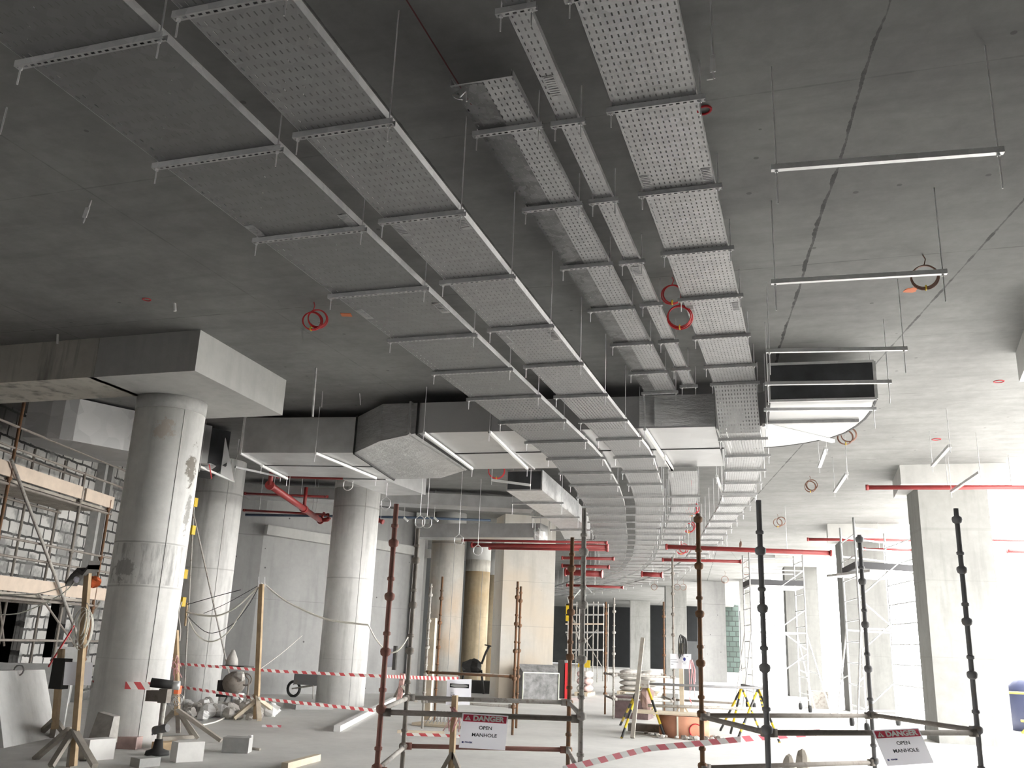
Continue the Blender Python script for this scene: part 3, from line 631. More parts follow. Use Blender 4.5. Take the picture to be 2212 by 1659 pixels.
m = MB(); A = pz(1650, 918, fz-.03); B = pz(1800, 953, fz-.03); m.bar(A, B, .06, .05); m.build('brace_bar', 'white', t, label='white diagonal bar under the belly')
m = MB(); A = pz(1655, 913, fz-.02); B = pz(1855, 909, fz-.02); m.bar(A, B, .06, .05); m.build('stiffener', 'galv_dark', t)
m = MB()
for i in range(6): m.blob((-.84-.02*i, 14.05+.28*i, fz+.02), (.12, .3, .12), i, .4, 6)
m.build('torn_wrap', 'white', t)
# branch duct beyond
t = T('air_duct', 'smaller rectangular duct with a dark open end, running away beside the widest tray', 'air duct', (-6, 19, 4.9))
xa, xb = -6.33, -5.5
m = MB(); st = [(19, -.0), (23, -.25), (25.5, -.5), (28.0, -.98)]
for (ya, sa), (yb, sb) in zip(st, st[1:]):
    m.hexa([(xa+sa, ya, 4.9), (xb+sa, ya, 4.9), (xb+sb, yb, 4.9), (xa+sb, yb, 4.9), (xa+sa, ya, 5.36), (xb+sa, ya, 5.36), (xb+sb, yb, 5.36), (xa+sb, yb, 5.36)])
m.build('duct_section', 'galv', t)
m = MB(); m.poly([(xa+.03, 18.99, 4.93), (xb-.03, 18.99, 4.93), (xb-.03, 18.99, 5.33), (xa+.03, 18.99, 5.33)]); m.build('duct_mouth', 'insul', t, label='dark open end')
for i, y in enumerate((20.6, 23, 25.6, 28.2)):
    hanger('trapeze_hanger', '%s hanger bar under the smaller dark-ended duct' % ORD[i], -6.6-(y-19)*.08, -5.3-(y-19)*.08, y, 4.85, 'hangers of the smaller duct', tail=.25, slots=False)
A = py_(1062, 1037, 17.6); B = py_(1146, 1048, 17.6); t = T('hanger_channel', 'white bar on two rods in front of the dark end of the smaller duct', 'hanger', A)
m = MB(); m.bar(A, B, .05, .045); m.build('channel', 'white', t)
for P in (A, B): m = MB(); m.tube([P-Vector((0, 0, .1)), (P.x, P.y, CEIL)], .006, 6); m.build('threaded_rod', 'galv', t)
# background ducts
A = py_(900, 1132, 25.8); B = py_(1168, 1136, 25.8)
t = T('air_duct', 'grey straight duct above the tan columns, ending beside the pillar', 'air duct', A); m = MB(); m.box(((A.x+B.x)/2, 26.2, (4.68+5.1)/2), (B.x-A.x, .8, .42)); m.build('duct_section', 'foil', t)
m = MB(); m.blob((B.x-.05, 25.8, 4.75), (.35, .3, .4), 3, .35); m.build('plastic_wrap', 'white', t)
A = py_(530, 1092, 24.6); B = py_(1150, 1102, 24.6); A = py_(530, 1092, 21.6); m = MB(); m.bar((A.x, 21.6, 5.43), (B.x, 24.6, 5.43), .8, .32); m.build('air_duct', 'foil', label='long pale duct high in the background above the blue pipe', cat='air duct')
A = py_(520, 1108, 22.0); B = py_(1085, 1124, 25.0); m = MB(); m.tube([py_(530, 1112, 22.2), py_(900, 1118, 24.2), py_(1060, 1124, 24.6)], .035, 8); m.build('blue_pipe', 'blue', label='thin blue pipe under the long pale duct', cat='pipe')
for i, px in enumerate((598, 873, 938)):
    P = py_(px, 1118, 23.6); t = T('pipe_clip', 'small white plastic clip hanging at the blue pipe, %s from the left' % ORD[i], 'clip', P, 'white clips along the blue pipe')
    m = MB(); m.tube([P, (P.x, P.y, CEIL)], .006, 6); m.build('threaded_rod', 'galv', t); m = MB(); m.bar(P, P+Vector((.12, 0, -.1)), .06, .05); m.build('clip', 'white', t)

# ------------------------------------------------------------------ red fire pipes
def pipe(pts, r, label, drops=(), name='red_pipe'):
    t = T(name, label, 'pipe', pts[0]); m = MB(); m.tube(pts, r, 12); m.build('pipe_run', 'red', t)
    for P in drops: m = MB(); m.tube([P, (P[0], P[1], CEIL)], .007, 6); m.build('hanger_rod', 'galv', t)
    for P in (pts[0], pts[-1]): 
        d = (Vector(pts[-1])-Vector(pts[0])).normalized(); m = MB(); m.tube([Vector(P)-d*.03, Vector(P)+d*.03], r*1.35, 12); m.build('end_cap', 'red', t)
    return t
pipe([py_(1873, 1053, 20.5), py_(2230, 1053, 20.5)], .047, 'red pipe in front of the large right column capital', [py_(2048, 1053, 20.5), py_(2186, 1053, 20.5)])
pipe([py_(1745, 1165, 30.3), py_(1975, 1167, 30.3)], .045, 'red pipe passing under the second right column capital', [py_(1850, 1165, 30.3)])
pipe([py_(1868, 1186, 30.6), py_(1972, 1188, 30.6)], .04, 'short red pipe below the one at the second right column', [py_(1900, 1187, 30.6)])
pipe([py_(2138, 1166, 37), py_(2230, 1168, 37)], .045, 'upper of two faint red pipes at the right edge', [py_(2200, 1167, 37)])
pipe([py_(2175, 1190, 37), py_(2230, 1192, 37)], .07, 'lower and thicker of two faint red pipes at the right edge', [py_(2200, 1191, 37)])
pipe([py_(1440, 1181, 27), py_(1795, 1195, 27)], .065, 'long red pipe over the aluminium tower', [py_(1468, 1182, 27), py_(1570, 1186, 27), py_(1700, 1191, 27)])
pipe([py_(1432, 1209, 31), py_(1600, 1213, 31)], .05, 'second long red pipe, behind and below the first', [py_(1536, 1212, 31)])
pipe([py_(1387, 1240, 36), py_(1430, 1242, 36)], .09, 'short thick red pipe under the bend of the trays', [py_(1410, 1241, 36)])
for i, (a, b, yv, r) in enumerate((((1000, 1167), (1310, 1172), 25.2, .035), ((1020, 1177), (1312, 1181), 25.6, .06), ((1058, 1184), (1312, 1188), 26, .04), ((1215, 1205), (1325, 1207), 31, .05),
                              ((1215, 1222), (1315, 1225), 34, .06), ((1222, 1236), (1300, 1240), 36, .12), ((1225, 1264), (1345, 1269), 38, .05))):
    pipe([py_(*a, yv), py_(*b, yv)], r, '%s red pipe from the top at the pillar behind the pale pole' % ORD[i].capitalize() if i else 'Topmost red pipe crossing in front of the pillar head', [py_((a[0]+b[0])/2, (a[1]+b[1])/2, yv)])
A = pz(583, 1048, 4.7); B = pz(692, 1124, 4.7)
t = pipe([A, B], .075, 'thick red pipe running away below the huge duct, left of the middle round column', [A*.7+B*.3, A*.2+B*.8])
m = MB(); m.tube([A, (A.x, A.y, 5.2)], .05, 10); m.build('riser', 'red', t)
q = A*.38+B*.62; m = MB(); m.tube([q-(B-A).normalized()*.12, q+(B-A).normalized()*.12], .1, 12); m.tube([q, (q.x, q.y, 5.25)], .045, 10); m.build('branch_tee', 'red', t)
m = MB(); m.tube([B, py_(708, 1122, B.y), py_(712, 1118, B.y)], .06, 8); m.tube([B, py_(700, 1108, B.y+.2)], .04, 8); m.build('valve', 'red', t)
pipe([py_(530, 1066, 20.8), py_(706, 1073, 20.8)], .03, 'thin upper red pipe left of the middle round column', [py_(590, 1068, 20.8), py_(650, 1070, 20.8)])
pipe([py_(528, 1102, 21.2), py_(708, 1112, 21.2)], .03, 'thin lower red pipe left of the middle round column', [py_(560, 1104, 21.2), py_(682, 1110, 21.2)])
pipe([py_(600, 1030, 19.5), py_(745, 1034, 19.5)], .03, 'thin red pipe hugging the far lower edge of the huge duct')
pipe([py_(818, 1124, 22.6), py_(826, 1127, 22.6)], .05, 'tiny red pipe stub right of the middle round column', [py_(822, 1125, 22.6)])
# ------------------------------------------------------------------ clevis rings on rods
for i, (px, pyc, yv, lb) in enumerate(((752, 1046, 17.6, 'in front of the middle round column'), (833, 1087, 17.8, 'just right of the middle round column'), (907, 1126, 18.2, 'above the second guard pole, left of the pair'),
                                 (922, 1128, 18.6, 'above the second guard pole, right of the pair'), (991, 1166, 21, 'above the warm grey column'), (1032, 1188, 22, 'above the yellowish round column'))):
    P = py_(px, pyc, yv); s_ = yv/17.6; r = .115
    t = T('clevis_ring', 'open pipe ring on a rod '+lb, 'pipe hanger', P, 'empty pipe rings on rods')
    m = MB(); pts = [Vector((-r*.2, 0, r*1.05)), Vector((-r*.95, 0, r*.45)), Vector((-r, 0, -r*.4))]+[Vector((math.cos(a)*r, 0, -r*.4+math.sin(a)*r*.75)) for a in (math.pi*1.2, math.pi*1.4, math.pi*1.6, math.pi*1.8)]+[Vector((r, 0, -r*.4)), Vector((r*.95, 0, r*.45)), Vector((r*.2, 0, r*1.05))]
    m.tube([P+q for q in pts], .010, 6, True); m.build('ring', 'galv_bright', t); m = MB(); m.bar(P+Vector((-r, 0, r*.45)), P+Vector((r, 0, r*.45)), .01, .01); m.build('cross_bolt', 'galv', t)
    m = MB(); m.tube([P+Vector((0, 0, r)), (P.x, P.y, CEIL)], .006, 6); m.build('threaded_rod', 'galv_bright', t)
# ------------------------------------------------------------------ conduit coils on the ceiling
def coil(px, pyc, r, label, mat='redcord', z=5.45, n=2, off=.1, tie=True, ax=None, wires=3):
    P = pz(px, pyc, z); t = T('conduit_coil', label, 'coil', P, 'coils of cable hanging from the ceiling'); a = ax or Vector((P.x, P.y, 0)).normalized()
    for j in range(n):
        m = MB(); c = P+Vector((a[1]*off*j, -a[0]*off*j, .04*j))
        for q in range(wires): m.ring(c+Vector((random.uniform(-.01, .01), .01*q, random.uniform(-.01, .01))), r*(1+.04*q), .0075, a, 22)
        m.build('loop', mat, t)
    m = MB(); m.tube([P+Vector((0, 0, r)), P+Vector((.02, 0, (CEIL-P.z)*.6+r*.4)), (P.x, P.y, CEIL)], .006, 5); m.build('tail', mat, t)
    if tie: m = MB(); m.ring(P-Vector((a[1]*0, 0, r)), .025, .008, (1, 0, 0), 10); m.build('tie', 'yellow', t)
    return t
coil(674, 692, .115, 'pair of red conduit loops on the ceiling left of the widest tray', off=.07, z=5.5)
coil(1468, 684, .13, 'red conduit loops hanging beside the right-hand tray', z=5.35, off=.02, n=1, wires=4)
coil(1452, 634, .11, 'upper red loop half hidden by the right-hand tray', z=5.55, off=.02, n=1)
coil(1998, 598, .125, 'brown and yellow coil behind the second long hanger bar', 'browncord', 5.5, off=.03, n=1)
coil(1826, 944, .125, 'brown coil just beyond the curved duct elbow', 'browncord', 5.5, off=.06)
coil(1750, 1051, .12, 'brown coil on the bright ceiling above the tall dark pole', 'browncord', 5.5, off=.04)
coil(1680, 1129, .12, 'small brown coil above the long red pipe', 'browncord', 5.5)
coil(1599, 1178, .10, 'tiny brown coil touching the long red pipe', 'browncord', 5.5, ax=(1, .3, 0))
coil(1073, 1016, .17, 'red loop seen under the far edge of the huge duct', z=5.3, n=1)
coil(1494, 1102, .13, 'upper red coil among the curved trays', z=5.0, off=.05); coil(1488, 1140, .13, 'lower red coil among the curved trays', z=5.0, off=.04); coil(1471, 1187, .15, 'red coil on the long red pipe', z=5.0)
for i, (px, pyc) in enumerate(((1612, 1233), (1463, 1268), (1566, 1252), (1413, 1268), (1476, 1268))): coil(px, pyc, .17, '%s of the small far coils, from the right' % ORD[i], 'browncord', 5.3, 1, tie=False)
# paint marks on the ceiling
for px, pyc, r, mt, lb in ((317, 647, .05, 'paint_red', 'red spray mark on the ceiling above the square capital'), (2158, 824, .07, 'paint_red', 'faint red ring sprayed on the ceiling at far right'), (2023, 949, .08, 'paint_red', 'faint red ring sprayed above the large right column')):
    P = pz(px, pyc, CEIL-.004); m = MB(); m.ring(P, r, .007, (0, 0, 1), 18); m.build('spray_mark', mt, label=lb, cat='paint mark')
P = pz(1521, 238, CEIL-.006); m = MB(); m.ring(P, .05, .010, (0, 0, 1), 18, 1.2, 1); m.build('spray_mark', 'paint_red', label='red ring sprayed on the ceiling right of the right-hand tray', cat='paint mark')
m = MB(); m.box(pz(748, 680, CEIL-.004), (.14, .12, .006), .3); m.build('spray_mark', 'paint_or', label='orange smear beside the pair of red loops', cat='paint mark')
m = MB(); m.blob(pz(1966, 627, CEIL-.002), (.16, .14, .008), 4, .3); m.build('spray_mark', 'paint_or', label='orange smear under the brown and yellow coil', cat='paint mark')
m = MB(); m.bar((-2.39, 3.4, CEIL-.003), (-2.39, 5.9, CEIL-.003), .009, .004); m.build('chalk_line', 'chalk', label='thin dark red snapped line on the ceiling between the trays', cat='paint mark')

# ------------------------------------------------------------------ cup-lock guard frames
def upright(t, b, h, mat, nodes=None, z0=0, lean=(0, 0), r=.0242):
    m = MB(); d = Vector((lean[0], lean[1], h-z0)); A = Vector((b[0], b[1], z0)); B = A+d
    m.tube([A, B], r, 12)
    for z in nodes or [x*.5 for x in range(0, int(h/.5)+1)]:
        if z <= z0 or z > h: continue
        c = A+d*((z-z0)/(h-z0)); m.lathe(c, [(r, -.045), (.044, -.03), (.05, .0), (.046, .02), (r, .035)], 12)
        if z+.19 > h: continue
        c2 = c+Vector((0, 0, .16)); m.lathe(c2, [(r, -.02), (.036, -.012), (.036, .012), (r, .02)], 10)
    return m.build('upright', mat, t)
def ledger(t, a, b, z, mat, z2=None, r=.0242):
    m = MB(); m.tube([(a[0], a[1], z), (b[0], b[1], z if z2 is None else z2)], r, 12); d = Vector((b[0]-a[0], b[1]-a[1], 0)).normalized()
    for P, s_ in ((a, 1), (b, -1)): q = Vector((P[0], P[1], z)); m.bar(q+d*s_*.02, q+d*s_*.09, .05, .07)
    return m.build('ledger', mat, t)
def frame(label, P, hs, mats, led, loc=None):
    t = T('scaffold_guard_frame', label, 'scaffold frame', (sum(p[0] for p in P)/4, sum(p[1] for p in P)/4, 0), 'guard frames around open manholes')
    for p, h, mt in zip(P, hs, mats): upright(t, p, h, mt)
    for i, j, z, mt in led: ledger(t, P[i], P[j], z, mt)
    return t
L = [(-3.77, 7.97), (-4.30, 9.72), (-2.66, 10.55), (-2.07, 8.67)]
frame('rusty scaffold guard frame carrying the left danger sign', L, (2.87, 2.86, 2.86, 2.92), ('pole_red', 'pole_mid', 'pole_brown', 'pole_grey'),
      [(0, 3, .97, 'pole_mid'), (1, 2, 1.0, 'pole_grey'), (0, 1, .99, 'pole_grey'), (3, 2, 1.0, 'pole_grey'), (0, 3, .47, 'pole_red'), (1, 2, .5, 'pole_red'), (0, 1, .48, 'pole_grey'), (3, 2, .5, 'pole_grey')])
Rr = [(-1.12, 10.02), (-.40, 8.46), (1.46, 10.11), (.61, 11.81)]
frame('dark scaffold guard frame at right carrying the tilted danger sign', Rr, (3.06, 2.95, 3.11, 3.05), ('pole_brown', 'pole_dark', 'pole_dark', 'pole_dark'),
      [(0, 1, .97, 'pole_mid'), (1, 2, .97, 'pole_mid'), (2, 3, .99, 'pole_mid'), (0, 3, .98, 'pole_mid'), (0, 1, .47, 'pole_mid'), (1, 2, .47, 'pole_mid'), (0, 3, .48, 'pole_mid')])
I_ = [(-7.5, 18.0), (-7.1, 17.5), (-5.35, 17.09), (-5.93, 18.76)]
frame('brown scaffold guard frame behind the left one, in front of the pillar', [(-7.45, 18.3), (-7.2, 17.1), (-5.38, 17.09), (-5.75, 18.5)], (2.95, 2.72, 2.79, 2.79), ('pole_brown', 'pole_grey', 'pole_brown', 'pole_brown'),
      [(0, 3, 1.0, 'pole_grey'), (1, 2, 1.03, 'pole_brown'), (1, 2, .5, 'pole_grey'), (0, 3, .5, 'pole_grey')])
Mm = [(-5.12, 24.06), (-4.62, 22.67), (-3.26, 23.3), (-3.76, 25.08)]
frame('distant scaffold guard frame in front of the sack pallet', Mm, (2.79, 2.83, 3.9, 2.88), ('pole_brown', 'pole_grey', 'pole_mid', 'pole_brown'),
      [(0, 3, 1.0, 'pole_grey'), (1, 2, 1.0, 'pole_grey'), (0, 3, .45, 'pole_grey'), (1, 2, .45, 'pole_grey'), (0, 1, 1.0, 'pole_mid'), (2, 3, .45, 'pole_mid'), (0, 1, .45, 'pole_mid')])

# ------------------------------------------------------------------ signs
def text(s_, size, org, ux, uy, mat, parent, name='lettering', bold=0.0, sx=1.0, off=.004, align='CENTER', fit=None):
    cu = bpy.data.curves.new('t', 'FONT'); cu.body = s_; cu.size = size; cu.align_x = align; cu.align_y = 'CENTER'; cu.offset = bold; cu.extrude = .0008
    o = bpy.data.objects.new('t', cu); COL.objects.link(o); bpy.context.view_layer.update()
    me = bpy.data.meshes.new_from_object(o.evaluated_get(bpy.context.evaluated_depsgraph_get())); bpy.data.objects.remove(o)
    ux = Vector(ux).normalized(); uy = Vector(uy).normalized(); nz = ux.cross(uy); base = world_of(parent)
    if fit: xs = [v.co.x for v in me.vertices]; sx = fit/(max(xs)-min(xs))
    for v in me.vertices: v.co = Vector(org)+ux*v.co.x*sx+uy*v.co.y+nz*(v.co.z+off)-base
    me.materials.clear(); me.materials.append(M[mat]); ob = bpy.data.objects.new(name, me); COL.objects.link(ob); ob.parent = parent; ob['wb'] = tuple(base); return ob
def sheet(t, TL, TR, BL, name, mat, th=.003, curl=0):
    TL, TR, BL = Vector(TL), Vector(TR), Vector(BL); BR = TR+BL-TL; n = (TR-TL).cross(TL-BL).normalized()*-1
    m = MB(); m.poly([BL, BR, TR, TL]); return m.build(name, mat, t)
def danger(label, TL, TR, BL):
    TL, TR, BL = Vector(TL), Vector(TR), Vector(BL); W = (TR-TL).length; H = (BL-TL).length; ux = (TR-TL).normalized(); uy = (TL-BL).normalized()
    t = T('danger_sign', label, 'sign', BL); sheet(t, TL, TR, BL, 'sign_sheet', 'paper'); P = lambda u, v: TL+ux*W*u-uy*H*v
    n = ux.cross(uy)
    m = MB(); q = [P(.03, .235)+n*.003, P(.97, .235)+n*.003, P(.97, .035)+n*.003, P(.03, .035)+n*.003]; m.poly(q); m.build('red_header', 'sred', t)
    m = MB(); m.poly([P(.06, .20)+n*.005, P(.20, .20)+n*.005, P(.13, .06)+n*.005]); m.build('warning_triangle', 'white', t)
    text('!', H*.12, P(.13, .155), ux, uy, 'sred', t, 'exclamation_mark', .002, 1, .007)
    text('DANGER', H*.20, P(.575, .135), ux, uy, 'white', t, 'heading', .003, 1, .006, fit=W*.68)
    text('OPEN', H*.14, P(.53, .40), ux, uy, 'ink', t, 'lettering', .0006, 1, .004, fit=W*.28); text('MANHOLE', H*.14, P(.52, .61), ux, uy, 'ink', t, 'lettering', .0006, 1, .004, fit=W*.54)
    m = MB(); m.poly([P(.02+.03, .86)+n*.004, P(.09, .86)+n*.004, P(.09, .81)+n*.004, P(.05, .81)+n*.004]); m.build('logo', 'navy', t)
    text('BSWEIK', H*.058, P(.195, .835), ux, uy, 'navy', t, 'company_name', .001, 1.15)
    return t
Ld = Vector((L[3][0]-L[0][0], L[3][1]-L[0][1], 0)).normalized(); off = Vector((Ld.y, -Ld.x, 0))*.05
def lp(px, py): return pv(px, py, Vector((L[0][0], L[0][1], 0))+off, Ld)
danger('white DANGER OPEN MANHOLE sign hanging on the left guard frame', lp(999, 1540), lp(1098, 1546), lp(991, 1615))
Rd = Vector((Rr[2][0]-Rr[1][0], Rr[2][1]-Rr[1][1], 0)).normalized(); off = Vector((Rd.y, -Rd.x, 0))*.05
def rp(px, py, o_=.0): return pv(px, py, Vector((Rr[1][0], Rr[1][1], 0))+off*(1+o_), Rd)
danger('tilted white DANGER OPEN MANHOLE sign hanging on the right guard frame', rp(1883, 1577), rp(1984, 1572), rp(1917, 1655, .0))
# small posts with notices
def tripod_post(label, base, h, wmat, legs, pw=.045, leg_mat='wood_grey', top=None):
    base = Vector((base[0], base[1], 0)); t = T('timber_post', label, 'post', base)
    m = MB(); m.bar(base, top if top is not None else base+Vector((0, 0, h)), pw, pw, side=(0, 1, 0)); m.build('post', wmat, t)
    for (dx, dy, hz) in legs: m = MB(); m.bar(base+Vector((dx, dy, .02)), base+Vector((0, 0, hz)), pw, pw*.8); m.build('brace', leg_mat, t)
    return t
# post behind the left danger sign
b = py_(975, 1655, 9.0); b.z = 0; tp = pr(985, 1525, b)
b0 = Vector((b.x, b.y, 0)); zz = pr(980, 1597, b0).z
t = T('timber_post', 'timber post on splayed feet standing inside the left guard frame', 'post', b0)
m = MB(); m.bar(b0+Vector((.0, 0, 0)), (tp.x, tp.y, tp.z+.1), .05, .05); m.build('post', 'wood', t)
for dx, dy in ((-.28, -.1), (.3, .0), (.0, .3)): m = MB(); m.bar(b0+Vector((dx, dy, .0)), b0+Vector((0, 0, max(.3, zz-.12))), .05, .04); m.build('brace', 'wood_grey', t)
c = b0+Vector((0, 0, tp.z-.04)); m = MB()
for j in range(5): m.tube([c+Vector((random.uniform(-.04, .04), -.03, .03)), c+Vector((random.uniform(-.09, .09), -.05, -.05)), c+Vector((random.uniform(-.1, .1), -.04, -.2))], .006, 4)
m.build('tape_knot', 'stripe', t)
# white DANGER notice behind
yv = 11.2; t = T('notice_board', 'white notice with a dark framed heading above the left danger sign', 'sign', py_(990, 1530, yv))
sheet(t, py_(966, 1468, yv), py_(1019, 1467, yv), py_(964, 1508, yv), 'sign_sheet', 'paper'); 
A = py_(972, 1476, yv-.006); B = py_(1013, 1487, yv-.006); m = MB(); m.poly([(A.x, yv-.006, B.z), (B.x, yv-.006, B.z), (B.x, yv-.006, A.z), (A.x, yv-.006, A.z)]); m.build('heading_frame', 'ink', t)
m = MB(); cc = (A+B)/2; n = 18; m.poly([(cc.x+math.cos(2*math.pi*i/n)*(B.x-A.x)*.46, yv-.009, cc.z+math.sin(2*math.pi*i/n)*(A.z-B.z)*.42) for i in range(n)]); m.build('heading_oval', 'white', t)
text('KE', .05, py_(978, 1503, yv), (1, 0, 0), (0, 0, 1), 'greyink', t, 'lettering', .001); text('IN', .035, py_(977, 1497, yv), (1, 0, 0), (0, 0, 1), 'greyink', t)
sheet(t, py_(963, 1516, yv+.02), py_(1015, 1516, yv+.02), py_(963, 1523, yv+.02), 'lower_sheet', 'paper')
b = py_(985, 1600, yv+.05); m = MB(); q = py_(985, 1470, yv+.05); m.bar((q.x, yv+.05, 0), (q.x, yv+.05, q.z), .045, .03); m.build('post', 'wood_pale', t)
# white printed notice on post far
yv = 19.6; t = T('notice_board', 'white printed notice on a pale timber post beside the orange ring', 'sign', py_(1470, 1560, yv))
sheet(t, py_(1448, 1412, yv), py_(1493, 1413, yv), py_(1448, 1444, yv), 'sign_sheet', 'paper')
m = MB(); a = py_(1472, 1444, yv+.05); m.bar((a.x, yv+.05, 0.0), (a.x, yv+.05, a.z+.5), .09, .06); m.build('post', 'wood_pale', t)
for dx in (-.3, .32): m = MB(); m.bar((a.x+dx, yv+.05, .42-.32), (a.x, yv+.05, .62), .03, .03); m.build('brace', 'wood_pale', t)
P = py_(1478.5, 1424, yv-.006); m = MB(); m.poly([(P.x+math.cos(2*math.pi*i/12)*.028, P.y, P.z+math.sin(2*math.pi*i/12)*.036) for i in range(12)]); m.build('emblem', 'navy', t)
for px, pyv, w_ in ((1455, 1425, .13), (1457, 1430, .15), (1452, 1435, .05), (1478, 1430, .10), (1479, 1434, .06), (1485, 1418, .04)):
    P = py_(px, pyv, yv-.006); m = MB(); m.poly([(P.x-w_/2, P.y, P.z-.008), (P.x+w_/2, P.y, P.z-.008), (P.x+w_/2, P.y, P.z+.008), (P.x-w_/2, P.y, P.z+.008)]); m.build('text_line', 'greyink', t)
m = MB()
for j in range(6): q = py_(1493+random.uniform(-2, 3), 1425, yv); m.tube([q, q+Vector((random.uniform(-.03, .06), 0, -.2)), q+Vector((random.uniform(-.05, .08), 0, -.35-.08*j))], .008, 4)
m.build('tape_ribbons', 'stripe', t)
m = MB()
for j in range(4): m.ring(py_(1471, 1400, 19.66)+Vector((.03*j, .0, 0)), .2-.015*j, .012, (1, -.5, 0), 18, .45, 1.35)
m.build('cable_hoop', 'cable_black', t, label='black hoses looped over the post top')

# ------------------------------------------------------------------ barrier tapes
def tape(pts, label, w_=.05, mat='stripe', sag=0.0, n=14, tilt=0):
    m = MB(); pts = [Vector(p) for p in pts]; L_ = 0
    path = []
    for a, b in zip(pts, pts[1:]):
        for i in range(n): f = i/n; path.append(a.lerp(b, f)-Vector((0, 0, sag*4*f*(1-f))))
    path.append(pts[-1]); H = Vector((0, 0, w_/2))
    for i, (a, b) in enumerate(zip(path, path[1:])):
        d = (b-a).length; tw = math.sin(i*1.7)*.25*tilt
        m.poly([a-H, b-H, b+H, a+H], [(L_, 0), (L_+d, 0), (L_+d, w_), (L_, w_)]); L_ += d
    return m.build('barrier_tape', mat, label=label, cat='barrier tape', group='red and white barrier tapes')
A = pz(1215, 1664, .3); A = py_(1215, 1662, 8.2); B = py_(1400, 1617, 9.2); C_ = py_(1600, 1597, 9.9); D = py_(1772, 1582, 9.4)
tape([A, B, C_, D], 'red and white tape rising to the right across the bottom of the picture', .055)
tape([py_(385, 1434, 17.6), py_(600, 1450, 16.6), py_(830, 1461, 16), py_(990, 1467, 12)], 'upper striped tape stretched in front of the round columns', .055, 'stripe_far')
tape([py_(385, 1483, 17.5), py_(550, 1508, 16.5), py_(812, 1535, 15.2)], 'lower striped tape running to the left guard frame', .055, 'stripe_far')
tape([py_(195, 1478, 11.2), py_(325, 1482, 11.2)], 'short striped tape across the foot of the nearest round column', .10, 'stripe_far')
tape([Vector((*pz(865, 1590, 0)[:2], .03)), Vector((*pz(950, 1592, 0)[:2], .03)), Vector((*pz(1020, 1597, 0)[:2], .03))], 'limp tape lying on the floor inside the left guard frame', .05, 'stripe_far')
tape([Vector((*pz(565, 1573, 0)[:2], .04)), Vector((*pz(607, 1574, 0)[:2], .04))], 'scrap of striped tape on the floor near the slim timber post', .04)
tape([py_(1485, 1500, 20), py_(1500, 1530, 20.2)], 'loose tape end right of the pale post', .05, 'stripe_far')
tape([py_(1760, 1577, 9.25), py_(1764, 1592, 9.25)], 'red and white tape knotted round the right frame ledger', .06)

# ------------------------------------------------------------------ left foreground and column foot
b = pz(262, 1600, 0)
# front left post
def px_post(label, foot, top, yv, w_, mat, legs=(), lm='wood_grey', fy=None):
    A = py_(*foot, yv); B = py_(*top, yv); t = T('timber_post', label, 'post', (A.x, yv, 0)); m = MB(); m.bar(A, B, w_, w_*.7); m.build('post', mat, t)
    for a, b_, yo in legs: m = MB(); P = py_(*a, yv); Q = pz(*b_, .03) if yo is None else py_(*b_, yv+yo); m.bar(P, Q, w_*.9, w_*.7); m.build('brace', lm, t)
    return t, A, B
YL = 9.4
t, A, B = px_post('tall timber post with coiled white cable at the bottom left', (158, 1655), (190, 1236), YL, .075, 'wood', [((160, 1578), (205, 1655), -.3), ((158, 1578), (110, 1655), -.3), ((160, 1585), (150, 1659), .1), ((162, 1580), (180, 1640), .6), ((150, 1575), (75, 1640), .4)])
sheet(t, py_(141, 1430, YL-.10), py_(201, 1431, YL+.10), py_(136, 1480, YL-.10), 'paper_sheet', 'paper')
m = MB()
for j in range(7): m.ring(py_(178+random.uniform(-8, 14), 1350+random.uniform(-12, 12), YL-.02), .19+random.uniform(-.04, .05), .007, (random.uniform(-.6, .6), -1, .1), 20, .42, 1)
m.build('cable_coil', 'cable_white', t)
m = MB(); pts = [py_(px, pyv, YL+.0) for px, pyv in ((155, 1258), (165, 1243), (180, 1228), (192, 1236), (203, 1222), (204, 1213))]
for a, b_ in zip(pts, pts[1:]): m.hexa([a+Vector((0, -.1, -.05)), b_+Vector((0, -.1, -.05)), b_+Vector((0, .1, -.04)), a+Vector((0, .1, -.04)), a+Vector((0, -.1, .0)), b_+Vector((0, -.1, .0)), b_+Vector((0, .1, .02)), a+Vector((0, .1, .02))])
m.build('cardboard_strip', 'ply', t, label='curled dark sheet nailed over the post top')
m = MB(); m.blob(py_(165, 1252, YL-.05), (.07, .07, .08), 2); m.build('socket', 'paper', t)
m = MB(); m.blob(py_(203, 1257, YL+.5), (.22, .16, .15), 5, .2, flat=True); m.build('orange_helmet', 'orange', label='orange plastic item behind the top of the tall cable post', cat='plastic item')
# cables to the left
def cable(pts, label, r=.008, mat='cable_white'):
    q = []
    P = [Vector(p) for p in pts]
    for i in range(len(P)-1):
        a, b_ = P[i], P[i+1]; p0 = P[i-1] if i else a; p3 = P[i+2] if i+2 < len(P) else b_
        for k_ in range(6):
            s_ = k_/6; q.append(.5*((2*a)+(b_-p0)*s_+(2*p0-5*a+4*b_-p3)*s_*s_+(3*a-p0-3*b_+p3)*s_**3))
    q.append(P[-1]); m = MB(); m.tube(q, r, 6); return m.build('cable', mat, label=label, cat='cable', group='slung cables')
cable([py_(-10, 1284, YL), py_(70, 1284, YL), py_(130, 1270, YL), py_(164, 1255, YL)], 'upper white cable swinging from the left edge to the tall post', .007)
cable([py_(-10, 1328, YL), py_(40, 1325, YL), py_(90, 1306, YL), py_(135, 1282, YL), py_(165, 1254, YL)], 'lower white cable swinging from the left edge to the tall post', .008)
YM = 16.5
cable([py_(404, 1322, YM), py_(430, 1328, YM), py_(470, 1330, YM), py_(510, 1312, YM), py_(545, 1280, YM), py_(566, 1260, YM)], 'taut white cable between the first round column and the slim post', .018)
